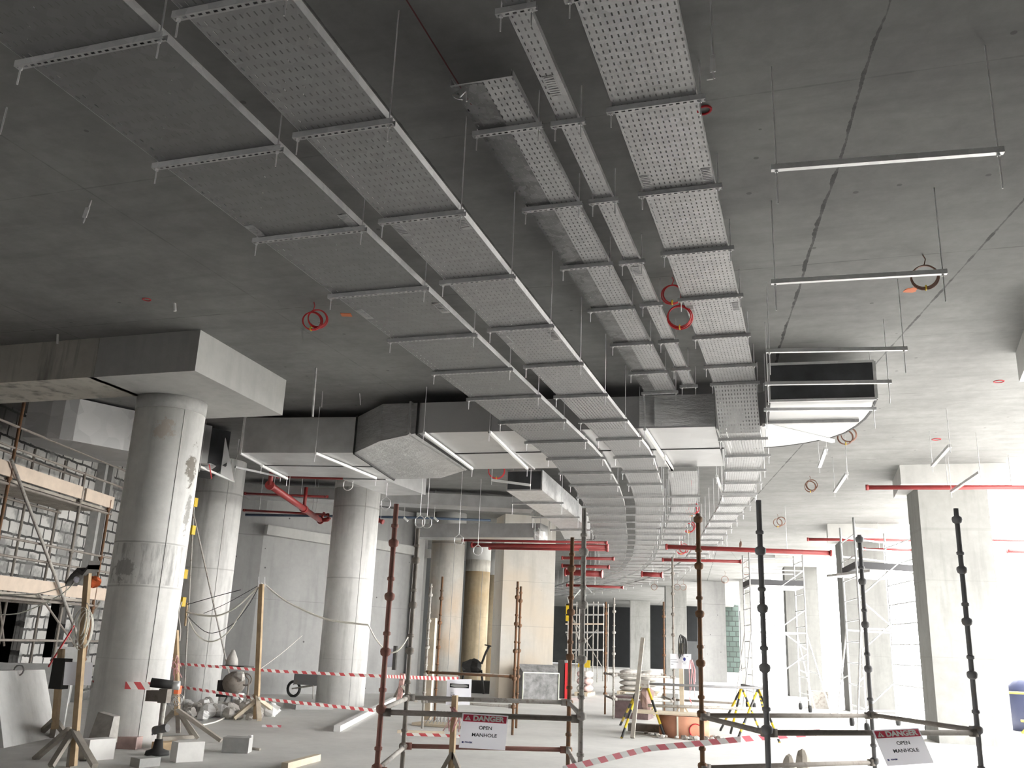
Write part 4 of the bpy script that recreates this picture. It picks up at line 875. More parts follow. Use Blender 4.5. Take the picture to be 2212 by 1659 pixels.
cable([py_(404, 1330, YM), py_(425, 1370, YM), py_(455, 1386, YM), py_(490, 1368, YM), py_(530, 1310, YM), py_(562, 1262, YM)], 'deeply sagging white cable left of the slim post', .014)
cable([py_(404, 1306, YM), py_(460, 1290, YM), py_(520, 1274, YM)], 'straight black cable above the taut white one', .008, 'cable_black')
cable([py_(404, 1330, YM), py_(450, 1367, YM), py_(500, 1350, YM), py_(535, 1310, YM), py_(560, 1266, YM)], 'sagging black cable left of the slim post', .007, 'cable_black')
cable([py_(440, 1325, YM), py_(490, 1303, YM), py_(556, 1266, YM)], 'thin black cable crossing the white ones', .006, 'cable_black')
cable([py_(572, 1262, YM), py_(620, 1300, YM), py_(700, 1336, YM), py_(760, 1346, YM), py_(796, 1350, YM)], 'white cable from the slim post to the middle round column', .018)
cable([py_(796, 1350, YM), py_(815, 1385, YM), py_(842, 1409, YM), py_(865, 1400, YM), py_(890, 1362, YM)], 'white cable loop dropping right of the middle round column', .015)
cable([py_(563, 1445, YM), py_(610, 1410, YM+1), py_(653, 1373, YM+2)], 'thin string from the slim post to the leaning pipes', .004)
cable([py_(393, 1300, 11.3), py_(386, 1325, 11.3), py_(390, 1360, 11.3), py_(388, 1385, 11.3)], 'white cable hanging down the right side of the nearest round column', .008)
cable([Vector((*pz(430, 1570, 0)[:2], .02)), Vector((*pz(470, 1560, 0)[:2], .02)), Vector((*pz(497, 1546, 0)[:2], .03))], 'white cord on the floor in front of the rubble heap', .014)
m = MB(); A = py_(404, 1302, YM); B = py_(400, 1352, YM); m.bar(A, B, .03, .03); m.build('cable_bracket', 'wood', label='yellowish stick holding the cables at the first round column edge', cat='bracket')
# slim post
t, A, B = px_post('slim timber post holding the slung cables, with splayed feet', (553, 1553), (565, 1262), 16.5, .095, 'wood', [((556, 1510), (505, 1552), None), ((556, 1505), (560, 1555), None), ((556, 1500), (545, 1510), .5), ((558, 1510), (585, 1530), .4)], 'wood_pale')
m = MB(); 
for px in (559, 572): m.tube([py_(px, 1268, 16.45), py_(px, 1246, 16.45)], .008, 5)
m.build('nail', 'galv', t)
b = pz(575, 1548, 0); m = MB(); m.blob(b+Vector((.0, .1, .12)), (.5, .35, .30), 8, .25, 8); m.build('concrete_lump', 'precast', label='pale concrete lump at the foot of the slim post', cat='lump')
# post at column right
t, A, B = px_post('timber post with tangled tape on tripod feet right of the nearest round column', (383, 1545), (380, 1362), 12.6, .075, 'wood', [((384, 1533), (478, 1600), None), ((384, 1533), (428, 1595), None), ((383, 1530), (345, 1570), None), ((384, 1535), (385, 1580), None), ((386, 1535), (415, 1585), None)], 'wood_grey')
m = MB()
for j in range(9): q = py_(380+random.uniform(-6, 6), 1400+random.uniform(0, 50), 12.5); m.tube([q, q+Vector((random.uniform(-.08, .08), -.03, random.uniform(-.1, .1))), q+Vector((random.uniform(-.1, .1), 0, -.16))], .007, 4)
m.build('tape_tangle', 'stripe', t)
m = MB()
for j in range(8): m.ring(py_(376+random.uniform(-8, 12), 1512+random.uniform(-8, 12), 12.5), .06+random.uniform(-.02, .03), .004, (random.uniform(-.6, .6), -1, .3), 12)
m.build('wire_tangle', 'galv', t)
m = MB(); m.box(py_(384, 1490, 12.45), (.08, .08, .12)); m.build('red_knot', 'orange', t)
# steel stand with clamp and pipe
YS = 11.0
t = T('support_stand', 'dusty steel screw stand carrying a dark cylinder, right of the nearest column foot', 'stand', py_(342, 1620, YS))
m = MB(); m.tube([py_(341, 1618, YS), py_(353, 1515, YS)], .034, 12); m.build('stand_tube', 'pole_grey', t)
A = py_(340, 1622, YS); m = MB(); m.lathe((A.x, A.y, 0), [(.16, 0), (.15, .05), (.07, .08), (.05, .2)], 16); m.build('stand_foot', 'rubber', t)
m = MB(); m.tube([py_(333, 1578, YS), py_(362, 1572, YS)], .055, 10); m.tube([py_(331, 1576, YS-.05), py_(329, 1588, YS-.05)], .012, 6); m.build('collar', 'pole_dark', t)
m = MB(); m.tube([py_(326, 1474, YS-.05), py_(372, 1480, YS+.1)], .062, 14); m.build('cylinder', 'rubber', t)
m = MB(); m.tube([py_(370, 1480, YS+.1), py_(388, 1481, YS+.15)], .06, 14); m.build('end_sleeve', 'galv_bright', t)
m = MB(); m.box(py_(336, 1503, YS), (.2, .16, .14), .2); m.box(py_(356, 1503, YS), (.12, .14, .18), .2); m.build('clamp_block', 'pole_mid', t)
# leaning precast panel and low wall at the left edge
A = pz(8, 1616, 0); B = pz(122, 1592, 0); t = T('leaning_slab', 'pale rectangular concrete slab panel leaning at the bottom left', 'panel', (A+B)/2)
d = (B-A).normalized(); n = Vector((-d.y, d.x, 0)); zt_ = 1.0
A2 = A+n*.35+Vector((0, 0, .98))+d*.08; B2 = B+n*.35+Vector((0, 0, .96))
m = MB(); m.hexa([A, B, B+n*.14, A+n*.14, A2, B2, B2+n*.14, A2+n*.14]); m.build('slab_body', 'precast', t)
m = MB(); m.ring(A2*.55+B2*.45+Vector((0, 0, .0)), .07, .012, d, 12); m.build('lifting_loop', 'galv_dark', t)
A = pz(-40, 1600, 0); A = Vector((-14.0, 12.3, 0)); m = MB(); m.bar((-16.5, 9.5, .5), (-11.9, 13.0, .5), .2, 1.0); m.build('low_block_wall', 'block_grey', label='low grey block upstand behind the leaning concrete panel', cat='low wall')
t, A, B = px_post('orange-brown timber post with a dark box between the leaning panel and tall post', (118, 1575), (133, 1402), 11.3, .085, 'wood', [((118, 1555), (80, 1590), None), ((118, 1555), (140, 1585), None), ((118, 1560), (112, 1590), None)])
m = MB(); m.box(py_(131, 1455, 11.1), (.2, .16, .42), .1); m.build('junction_box', 'rubber', t)
m = MB(); m.bar(py_(105, 1440, 11.4), py_(160, 1352, 12.2), .02, .02); m.build('red_stick', 'redcord', t)
# cement bag piece, blocks
A = pz(205, 1606, 0); t = MB(); bb = py_(205, 1590, 11.0)
m = MB(); Q = [py_(187, 1606, 10.6), py_(232, 1606, 10.6), py_(246, 1548, 10.8), py_(212, 1538, 10.8)]
m.hexa([Q[0], Q[1], Q[1]+Vector((0, .18, 0)), Q[0]+Vector((0, .18, 0)), Q[3], Q[2], Q[2]+Vector((0, .12, 0)), Q[3]+Vector((0, .12, 0))]); m.build('torn_sack', 'sack', label='torn whitish sack standing at the foot of the nearest round column', cat='sack')
def blk(label, a, b_, h, dep, mat='block_white', z=0, name='concrete_block'):
    A = pz(*a, z); B = pz(*b_, z); d = (B-A); d.z = 0; L_ = d.length; c = (A+B)/2; rz = math.atan2(d.y, d.x); n = Vector((-d.y, d.x, 0)).normalized()
    m = MB(); m.box((c.x+n.x*dep/2, c.y+n.y*dep/2, z+h/2+.002), (L_, dep, h), rz); return m.build(name, mat, label=label, cat='block')
blk('white aerated block under the torn sack', (188, 1645), (245, 1640), .25, .2)
blk('white aerated block lying flat in front of the support stand', (380, 1648), (438, 1645), .24, .22)
blk('small grey block just left of the flat white one', (300, 1659), (345, 1655), .1, .2, 'block_grey')
blk('low white block further right on the floor, beside a bright scrap', (478, 1626), (535, 1628), .2, .25, 'block_grey')
m = MB(); m.box(pz(538, 1622, 0)+Vector((0, 0, .11)), (.04, .1, .2), .3); m.build('white_scrap', 'white', label='bright white upright scrap at the end of the low block', cat='scrap')
blk('broken reddish block at the foot of the nearest round column', (250, 1618), (292, 1620), .16, .2, 'sack_red')
blk('brown timber offcut under the tripod feet of the taped post', (345, 1622), (395, 1618), .1, .2, 'wood', name='timber_offcut')
blk('grey plank lying across the tripod feet of the taped post', (350, 1600), (420, 1596), .05, .1, 'wood_grey', name='timber_plank')
def plank(label, a, b_, w_=.1, h=.06, mat='wood_pale'):
    A = pz(*a, h/2+.003); B = pz(*b_, h/2+.003); m = MB(); m.bar(A, B, w_, h); return m.build('timber_plank', mat, label=label, cat='plank')
plank('short pale plank on the floor at the bottom, left of the left guard frame', (615, 1655), (686, 1636), .09, .08)
plank('long pale timber batten on the floor running to the back wall', (728, 1574), (870, 1500), .12, .1, 'precast')
plank('thin dark stick on the floor beside the low block', (540, 1616), (562, 1619), .03, .03, 'wood_grey')
plank('thin timber on the floor inside the left guard frame', (858, 1580), (960, 1583), .06, .05)
# timber end blocks bottom right
for lb, px, pyv, s_ in (('left of two broken grey lumps at the bottom edge inside the right guard frame', 1707, 1665, .16), ('right of two broken grey lumps at the bottom edge inside the right guard frame', 1735, 1655, .17)):
    P = pz(px, pyv+20, 0); m = MB(); m.blob(P+Vector((0, 0, s_*1.0)), (s_*1.2, s_*1.1, s_*2.1), px, .14, 8); m.build('stone_lump', 'wood_grey', label=lb, cat='lump')
# rubble heap
t0 = 0
rnd = random.Random(3)
for j in range(46):
    px = rnd.uniform(400, 560); pyv = rnd.uniform(1532, 1556); s_ = rnd.uniform(.12, .30); P = pz(px, pyv, 0)
    side = 'left' if px < 455 else ('middle' if px < 510 else 'right')
    m = MB(); m.blob(P+Vector((0, 0, s_*.42)), (s_*1.2, s_, s_*1.0), j, .28, 6); m.build('rubble_piece', 'sack' if j % 3 else 'precast', label='grey broken lump in the rubble heap behind the second round column foot', cat='rubble', group='rubble heap at the second round column')
# mixer, bucket, boards
Y2 = 17.9
t = T('mortar_mixer', 'dusty mortar mixer with a tilted drum behind the rubble heap', 'mixer', py_(500, 1520, Y2))
c = py_(505, 1476, Y2)
m = MB(); m.lathe(c, [(.05, -.26), (.19, -.2), (.25, 0), (.20, .16), (.14, .24), (.10, .235)], 16, ax=(.6, -.5, .5)); m.build('drum', 'pole_mid', t)
m = MB()
for px in (482, 500, 524): m.tube([c+Vector((0, 0, -.05)), py_(px, 1521, Y2)], .022, 6)
m.build('stand', 'pole_dark', t)
m = MB(); m.box(py_(487, 1487, Y2), (.26, .3, .34), .2); m.build('motor_housing', 'rubber', t)
m = MB(); m.tube([c+Vector((.1, -.05, .1)), py_(527, 1455, Y2), py_(538, 1468, Y2), py_(533, 1515, Y2)], .02, 6); m.ring(py_(532, 1468, Y2), .12, .018, (.3, -1, 0), 14); m.build('tilt_handle', 'pole_mid', t)
m = MB(); m.blob(py_(518, 1462, Y2-.1), (.3, .2, .22), 9, .3, 8); m.build('covering_rag', 'sack', t)
P = pz(508, 1530, 0); m = MB(); m.lathe(P, [(.12, 0), (.17, .32), (.155, .325), (.11, .02)], 16); m.build('bucket', 'white', label='white plastic bucket under the mortar mixer', cat='bucket')
A = py_(488, 1443, 18.2); m = MB(); m.lathe(py_(500, 1438, 18.2), [(.14, 0), (.13, .12), (.07, .26), (.03, .34)], 9); m.build('cement_sack', 'sack', label='pale cement sack propped on the board above the mixer', cat='sack')
m = MB(); m.box(py_(512, 1440, 18.1), (.62, .4, .04)); m.build('mixing_board', 'ply', label='dark mixing board resting on top of the mixer', cat='board')
m = MB(); c = pz(440, 1512, 0); m.box((c.x, c.y-.1, .0+.42), (.75, .5, .04)); m.box((c.x-.35, c.y-.1, .21), (.04, .5, .42)); m.box((c.x+.35, c.y-.1, .21), (.04, .5, .42)); m.build('site_bench', 'ply', label='dark low bench against the second round column', cat='bench')
# wheelbarrow
t = T('wheelbarrow', 'grey wheelbarrow parked at the back wall left of the middle column', 'wheelbarrow', pz(648, 1505, 0)); c = pz(650, 1507, 0)
m = MB(); m.prism([(c.x-.1, c.y-.3), (c.x+.6, c.y-.25), (c.x+.6, c.y+.25), (c.x-.1, c.y+.3)], .35, .62); m.build('tray', 'pole_dark', t)
m = MB(); m.ring(c+Vector((-.25, 0, .22)), .19, .04, (0, 1, 0), 20); m.build('wheel', 'rubber', t)
m = MB(); m.tube([c+Vector((-.25, .1, .22)), c+Vector((.3, .2, .33)), c+Vector((1.0, .25, .5))], .018, 6); m.tube([c+Vector((-.25, -.1, .22)), c+Vector((.3, -.2, .33)), c+Vector((1.0, -.25, .5))], .018, 6); m.build('handle_frame', 'pole_grey', t)
m = MB(); m.tube([c+Vector((.45, .2, .4)), c+Vector((.5, .22, 0))], .018, 6); m.tube([c+Vector((.45, -.2, .4)), c+Vector((.5, -.22, 0))], .018, 6); m.build('leg', 'pole_grey', t)
# leaning pipes at the back wall
for i, (a, b_, mt, r, lb) in enumerate((((668, 1465), (688, 1280), 'galv', .02, 'bright thin pipe leaning on the back wall'), ((672, 1464), (679, 1285), 'pole_grey', .07, 'grey board leaning on the back wall beside the bright pipe'), ((656, 1462), (659, 1348), 'pole_dark', .03, 'short dark pipe leaning on the back wall'))):
    A = pz(*a, 0.02); B = A+Vector((0, 0, 0)); q = py_(*b_, A.y+.3); m = MB(); m.tube([A, q], r, 8); m.build('leaning_pipe', mt, label=lb, cat='pipe')
m = MB(); a = pz(677, 1462, 0); q = py_(688, 1375, a.y+.2); m.bar(a, q, .12, .04); m.build('red_board', 'paint_red', label='red perforated strip leaning beside the grey board', cat='board')
m = MB(); a = pz(600, 1532, 0); b_ = pz(682, 1532, 0); m.box(((a.x+b_.x)/2, (a.y+b_.y)/2+.5, .05), ((b_-a).length, .9, .1), math.atan2(b_.y-a.y, b_.x-a.x)); m.build('floor_upstand', 'block_grey', label='low dark kerb slab between the slim post and the middle round column', cat='kerb')

# ------------------------------------------------------------------ left scaffold against the block wall
SP = WP+WNn*1.5
def sq(px, pyv): return pv(px, pyv, SP, WD)
t = T('scaffold', 'bay scaffold with timber decks standing along the left blockwork wall', 'scaffold', SP)
zu = (sq(25, 1000).z+sq(170, 1090).z)/2; zlow = (sq(20, 1270).z+sq(170, 1285).z)/2
for a, b_ in (((52, 870), None), ((184, 1020), None), ((238, 1080), None), ((-30, 900), None)):
    P = sq(a[0], a[1]); m = MB(); q0 = Vector((P.x, P.y, 0)); m.tube([q0, q0+Vector((0, 0, min(P.z, 5.5) if a[0] > 60 else 5.4))], .028, 8)
    for z in (1, 2, 3, 4): m.lathe(q0+Vector((0, 0, z)), [(.028, -.04), (.05, 0), (.028, .04)], 8)
    m.build('standard', 'pole_brown' if a[0] != 184 else 'pole_mid', t)
    q1 = q0-WNn*1.1; m = MB(); m.tube([q1, q1+Vector((0, 0, 5.0))], .026, 8); m.build('standard', 'pole_mid', t)
def edge(zc, t0, t1, h, mat, name, off=0.0, w_=.04, lab=None):
    m = MB(); m.bar(SP+WD*t0+WNn*off+Vector((0, 0, zc)), SP+WD*t1+WNn*off+Vector((0, 0, zc)), w_, h); return m.build(name, mat, t, label=lab)
z1 = sq(100, 1040).z; z2 = sq(100, 1270).z
T0, T1 = -8, (sq(244, 1088)-SP).dot(WD)
tm = (sq(178, 1070)-SP).dot(WD)
edge(z1, T0, tm, .24, 'plank', 'toe_board'); edge(z1, tm+.1, T1, .24, 'plank', 'toe_board'); edge(z2, T0, T1+.4, .24, 'plank', 'toe_board')
for z in (z1-.16, z2-.16):
    for j in range(4):
        m = MB(); m.bar(SP+WD*T0-WNn*(.18+.27*j)+Vector((0, 0, z)), SP+WD*T1-WNn*(.18+.27*j)+Vector((0, 0, z)), .24, .05); m.build('deck_board', 'wood_grey', t)
    m = MB(); m.tube([SP+WD*T0+Vector((0, 0, z-.08)), SP+WD*T1+Vector((0, 0, z-.08))], .025, 6); m.tube([SP+WD*T0-WNn*1.1+Vector((0, 0, z-.08)), SP+WD*T1-WNn*1.1+Vector((0, 0, z-.08))], .025, 6); m.build('ledger', 'pole_mid', t)
for z, o_ in ((z1+.75, 0), (z1+.38, 0), (z2+.75, 0), (z2+.45, 0), (1.35, 0), (z1+.6, -1.1)):
    m = MB(); m.tube([SP+WD*T0+WNn*o_+Vector((0, 0, z)), SP+WD*(T1+.5)+WNn*o_+Vector((0, 0, z))], .022, 6); m.build('guard_rail', 'pole_mid', t)
m = MB(); m.tube([sq(14, 992)+WNn*.08, sq(172, 1408)+WNn*.08], .03, 8); m.build('diagonal_brace', 'pole_grey', t)
m = MB(); m.tube([sq(98, 1060)-WNn*1.1, sq(130, 1400)-WNn*1.1], .02, 6); m.tube([sq(60, 1250), sq(180, 1420)], .02, 6); m.tube([sq(140, 1430), sq(215, 1300)], .02, 6); m.build('diagonal_brace', 'pole_mid', t)
# grey ply pieces near the opening
A = sq(120, 1395); B = sq(168, 1440); m = MB(); m.box(((A.x+B.x)/2, (A.y+B.y)/2, A.z*.5+B.z*.5-.0), (.5, .04, .35), .9); m.build('grey_board', 'block_grey', label='grey board hung on the scaffold behind the tall cable post', cat='board')
# ladder with yellow blocks behind first column
A = py_(405, 1465, 17.2); B = py_(420, 1075, 17.2); t = T('marker_mast', 'slender mast with yellow blocks rising behind the nearest round column', 'mast', (A.x, 17.2, 0))
m = MB(); m.tube([(A.x, 17.2, 0), B], .02, 6); m.tube([(A.x-.12, 19.3, 0), B-Vector((.12, 0, 0))], .02, 6); m.build('mast_rails', 'pole_grey', t)
for px, pyv in ((419, 1085), (414, 1145), (397, 1240), (393, 1300)): m = MB(); m.box(py_(px, pyv, 17.15), (.12, .12, .2)); m.build('yellow_block', 'yellow', t)

# ------------------------------------------------------------------ middle distance things
# red cabinet
A = pz(1211, 1509, 0); B = pz(1236, 1508, 0); m = MB(); t = T('red_cabinet', 'narrow red steel cabinet door standing right of the pillar', 'cabinet', A); H_ = 2.0-.85
h_ = pr(1222, 1432, A).z; m.box(((A.x+B.x)/2+.08, A.y+.2, h_/2), ((B.x-A.x)*.62, .35, h_)); m.build('cabinet_door', 'redcord', t)
m = MB(); m.box((A.x-.02, A.y+.25, h_/2+.04), (.22, .4, h_+.08)); m.build('cabinet_body', 'rubber', t)
# lined box panel at the pillar foot
A = pz(1117, 1511, 0); B = pz(1194, 1512, 0); t = T('plywood_box', 'dark open-faced box with pale edges at the foot of the pillar', 'box', (A+B)/2); d = (B-A).normalized(); n = Vector((-d.y, d.x, 0)); h_ = pr(1150, 1444, A).z
m = MB(); m.hexa([A-n*.35, B-n*.35, B, A, A-n*.35+Vector((0, 0, h_-.12)), B-n*.35+Vector((0, 0, h_-.12)), B+Vector((0, 0, h_+.12)), A+Vector((0, 0, h_+.12))]); m.build('box_body', 'sheet', t)
m = MB(); a, b_ = A-n*.37, B-n*.37; Z = Vector((0, 0, h_-.12)); m.bar(a, a+Z, .03, .03); m.bar(b_, b_+Z, .03, .03); m.bar(a+Z, b_+Z, .03, .03); m.build('edge_trim', 'edge', t)
# black pump on stand
P = py_(1022, 1440, 30); t = T('pump_machine', 'black pipe-threading machine on a trestle in front of the yellowish column', 'machine', (P.x, 30, 0))
m = MB(); m.blob(P, (.75, .5, .5), 5, .25, 8); m.build('machine_body', 'rubber', t); m = MB(); m.tube([P+Vector((.3, 0, .1)), P+Vector((.42, 0, .45)), P+Vector((.55, 0, .7))], .04, 6); m.bar(P+Vector((.38, 0, .72)), P+Vector((.75, 0, .66)), .04, .04); m.build('machine_handle', 'rubber', t)
m = MB()
for dx in (-.3, .3): m.bar(P+Vector((dx, 0, -.1)), (P.x+dx*1.4, P.y, 0), .06, .06)
m.build('trestle_leg', 'rubber', t)
m = MB(); P = pz(1040, 1497, 0); m.box((P.x, P.y, .2), (1.9, .6, .4)); m.build('dark_crate', 'rubber', label='long dark crate on the floor between the yellowish column and the pillar', cat='crate')
# notices on farthest round column
for px, pyv, lb in ((1053, 1390, 'upper white notice with a green mark on the farthest round column'), (1051, 1409, 'lower white notice on the farthest round column')):
    P = py_(px, pyv, pz(1059, 1472, 0).y+.06); m = MB(); m.box(P, (.30, .03, .33), .3); m.build('notice_sheet', 'paper', label=lb, cat='notice')
# electric box on back wall
P = py_(846, 1421, 26.3); m = MB(); m.box(P, (.25, .1, .55)); m.build('wall_notice', 'paper', label='white wall box with dark lines on the pale pilaster', cat='box')
P = py_(853, 1421, 26.2); m = MB(); m.box(P, (.1, .1, .7)); m.build('wall_strip', 'ply', label='dark vertical strip beside the white wall box', cat='strip')
# post + tape bundle at 860,1490
t, A, B = px_post('timber post wrapped in striped tape just inside the left guard frame poles', (862, 1520), (870, 1455), 24, .12, 'tapewrap', [((868, 1480), (848, 1520), .2), ((868, 1480), (900, 1518), .2)])
t, A, B = px_post('long thin timber leaning upright beside the inner guard frame', (922, 1555), (935, 1335), 17.8, .16, 'wood_pale')
P = pz(955, 1572, 0); t = T('wire_crate', 'low pile of formwork wire on a board inside the brown guard frame', 'crate', P)
m = MB(); m.box((P.x, P.y+.3, .03), (1.3, .6, .05)); m.build('board', 'wood_pale', t); m = MB()
for j in range(12): m.tube([(P.x-.4+.08*j, P.y+.1, .05), (P.x-.3+.07*j, P.y+.3, .28), (P.x-.4+.08*j, P.y+.5, .05)], .01, 4)
m.build('wire', 'galv_dark', t)
# sack pallets
def sackpile(label, x0, x1, y, zt_, rows, mat='sack_red', grp='sacks on pallet', dep=1.2):
    t = T('pallet', 'timber pallet '+label, 'pallet', ((x0+x1)/2, y+dep/2, 0)); m = MB()
    for j in range(5): m.box(((x0+x1)/2, y+.1+j*(dep-.2)/4, .11), (x1-x0, .1, .03))
    m.build('deck_slat', 'wood_pale', t); m = MB()
    for x in (x0+.06, (x0+x1)/2, x1-.06): m.box((x, y+dep/2, .048), (.1, dep, .09))
    m.build('skid', 'wood_pale', t)
    hh_ = (zt_-.13)/rows; n = max(2, int((x1-x0)/.65)); w_ = (x1-x0)/n; c = 0
    for r_ in range(rows):
        for j in range(n):
            m = MB(); m.blob((x0+w_*(j+.5), y+dep/2, .13+hh_*(r_+.5)), (w_*1.06, dep*.98, hh_*1.12), r_*10+j, .06, 10, False); c += 1
            m.build('cement_sack', mat if (r_+j) % 3 else 'sack', label='wrapped sack, %s layer up, %s from left, on pallet %s' % (ORD[r_], ORD[j], label), cat='sack', group=grp)
A = pz(1332, 1500, 0); B = pz(1440, 1500, 0)
sackpile('behind the distant frame', A.x, B.x, A.y, pr(1380, 1448, A).z, 4, 'sack', 'sacks on the wide pallet behind the distant guard frame')
A = pz(1240, 1503, 0); B = pz(1296, 1500, 0)
sackpile('right of the red cabinet', A.x, B.x, A.y, pr(1270, 1450, A).z, 3, 'sack_red', 'sacks on the pallet right of the red cabinet')
# dark crate near manhole
A = pz(1328, 1551, 0); B = pz(1412, 1551, 0); m = MB(); h_ = pr(1370, 1505, A).z; m.box(((A.x+B.x)/2, A.y+.4, h_/2), (B.x-A.x, .8, h_)); m.build('brown_crate', 'paint_red' if False else plain('maroon stained crate', (.13, .09, .09), .9, 0, .4, 4), label='maroon-stained square crate behind the left yellow-black trestle', cat='crate')
m = MB(); P = pz(1450, 1540, 0); m.box((P.x, P.y, .25), (.45, .3, .5)); m.build('grey_crate', 'block_grey', label='small dark grey crate left of the pale notice post', cat='crate')
m = MB(); P = pz(1768, 1531, 0); m.box((P.x, P.y+.3, .27), (.62, .5, .54), .1); m.build('grey_crate', 'pole_grey', label='dark grey box on the bright floor in front of the second right column', cat='crate')
# orange manhole ring
A = pz(1407, 1596, 0); B = pz(1533, 1596, 0); c = (A+B)/2; R_ = (B.x-A.x)/2*.98; t = T('manhole_ring', 'orange-brown concrete manhole ring covered with boards', 'manhole ring', c+Vector((0, R_, 0))); cc = c+Vector((0, R_, 0))
m = MB(); m.tube([(cc.x, cc.y, 0), (cc.x, cc.y, .40)], R_, 36); m.build('ring_wall', 'terracotta', t)
m = MB(); m.bar((cc.x-.06, cc.y-R_-.008, 0), (cc.x-.06, cc.y-R_-.008, .4), .03, .012); m.build('joint_strip', 'edge', t)
m = MB(); m.ring((cc.x+.28, cc.y-R_*.9, .16), .12, .012, (0.3, -1, 0), 18); m.build('paint_ring', 'paint_red', t)
m = MB(); m.box((cc.x-.15, cc.y, .425), (R_*2+.75, R_*1.6, .03), .02); m.build('cover_board', 'wood_pale', t)
for j in range(26):
    a = math.pi*(1.05+.9*rnd.random()); P = Vector((cc.x+math.cos(a)*(R_+.12+.18*rnd.random()), cc.y+math.sin(a)*(R_+.12+.18*rnd.random()), .04)); s_ = rnd.uniform(.05, .12)
    m = MB(); m.blob(P, (s_*1.4, s_, s_*.8), j, .3, 6); m.build('rubble_piece', 'sack' if j % 2 else 'pole_mid', label='small broken lump around the foot of the orange manhole ring', cat='rubble', group='debris around the manhole ring')
# yellow-black trestles
t = T('hazard_trestle', 'yellow and black striped tripod trestle left of the orange manhole ring', 'trestle', pz(1388, 1590, 0))
top = pr(1380, 1488, pz(1385, 1588, 0))
tl = Vector((top.x, top.y+.2, .93))
for a in ((1343, 1594), (1340, 1566), (1436, 1592), (1412, 1545)): m = MB(); P = pz(*a, 0.01); e = tl+Vector((.08 if a[0] > 1390 else -.06, 0, 0)); m.tube([P, e], .026, 8); m.build('leg', 'hazard', t)
m = MB(); m.box(tl+Vector((0, 0, .02)), (.26, .12, .14)); m.build('clamp', 'pole_grey', t)
A = pz(1366, 1594, 0.01); B = pr(1388, 1377, A); m = MB(); m.bar(A, (tl.x+.02, tl.y-.12, B.z), .075, .045); m.build('timber_prop', 'wood_grey', label='grey timber leaning through the left trestle', cat='timber')
t = T('hazard_trestle', 'pair of yellow and black trestle legs right of the orange manhole ring', 'trestle', pz(1610, 1590, 0))
for tp, feet in (((1602, 1485), ((1556, 1578), (1578, 1585), (1640, 1575))), ((1638, 1487), ((1592, 1600), (1684, 1604), (1655, 1560)))):
    e = py_(*tp, 20.3)
    for a in feet: m = MB(); m.tube([pz(*a, .01), e], .024, 8); m.build('leg', 'hazard', t)
A = tl+Vector((.1, 0, .03)); B = py_(1645, 1487, 20.3); m = MB(); m.tube([A, B], .026, 8); m.tube([py_(1600, 1480, 20.3), py_(1650, 1488, 20.3)], .03, 8); m.build('top_rail', 'pole_dark', t)
m = MB(); m.tube([py_(1400, 1524, 19.3), py_(1655, 1532, 20.3)], .03, 8); m.build('lower_rail', 'pole_grey', t, label='dusty pale lower rail')
m = MB(); m.tube([py_(1460, 1512, 20.5), py_(1600, 1520, 20.8)], .022, 8); m.build('middle_rail', 'pole_mid', t)
m = MB(); m.blob(py_(1398, 1510, 19.7), (.3, .2, .55), 8, .25, 8); m.build('hanging_bag', 'sack_red', label='dark red sack hanging inside the left trestle', cat='sack')
m = MB(); P = pz(1405, 1585, 0); m.box((P.x, P.y+.1, .1), (.9, .3, .14), .05); m.build('timber_stack', 'pole_mid', label='small dark pile of offcuts at the left foot of the manhole ring', cat='offcuts')
# grey machine cover and hoop in distance
A = py_(1487, 1385, 42); B = py_(1508, 1460, 42); m = MB(); m.box(((A.x+B.x)/2-.15, 42.5, A.z/2), (B.x-A.x+.35, 1, A.z)); m.build('machine_cover', 'steelbox', label='tall dark grey machine cabinet behind the printed notice', cat='cabinet')
# far scaffolds behind pillar
t = T('far_scaffold', 'grey scaffold tower with yellow panel behind the two front guard poles', 'scaffold', py_(1270, 1470, 46)); zt_ = 0
F_ = lambda px, pyv: py_(px, pyv, 46)
for px in (1228, 1246, 1282, 1292):
    q = F_(px, 1300)
    for dx, yy_ in ((0, 46), (.1, 48)): m = MB(); m.tube([(q.x+dx, yy_, 0), (q.x+dx, yy_, q.z)], .03, 6); m.build('standard', 'pole_grey', t)
for pyv in (1306, 1328, 1348, 1404, 1366): m = MB(); m.bar(F_(1222, pyv), F_(1304, pyv), .1, .08); m.build('ledger', 'alu' if pyv != 1348 else 'plank', t)
for a, b_ in (((1225, 1290), (1255, 1400)), ((1240, 1340), (1300, 1440)), ((1290, 1360), (1232, 1420)), ((1224, 1370), (1240, 1425))): m = MB(); m.tube([F_(*a), F_(*b_)], .022, 6); m.build('diagonal_brace', 'pole_grey', t)
m = MB(); m.box(F_(1229, 1323), (.30, .1, .85)); m.build('yellow_panel', 'yellow', t); m = MB(); m.box(F_(1262, 1434), (.6, .1, .35)); m.build('yellow_box', 'yellow', t)
m = MB(); 
for a, b_ in (((1223, 1310), (1265, 1260)), ((1250, 1250), (1278, 1280))): m.tube([py_(*a, 48), py_(*b_, 48)], .04, 5)
m.build('far_props', 'alu', t)

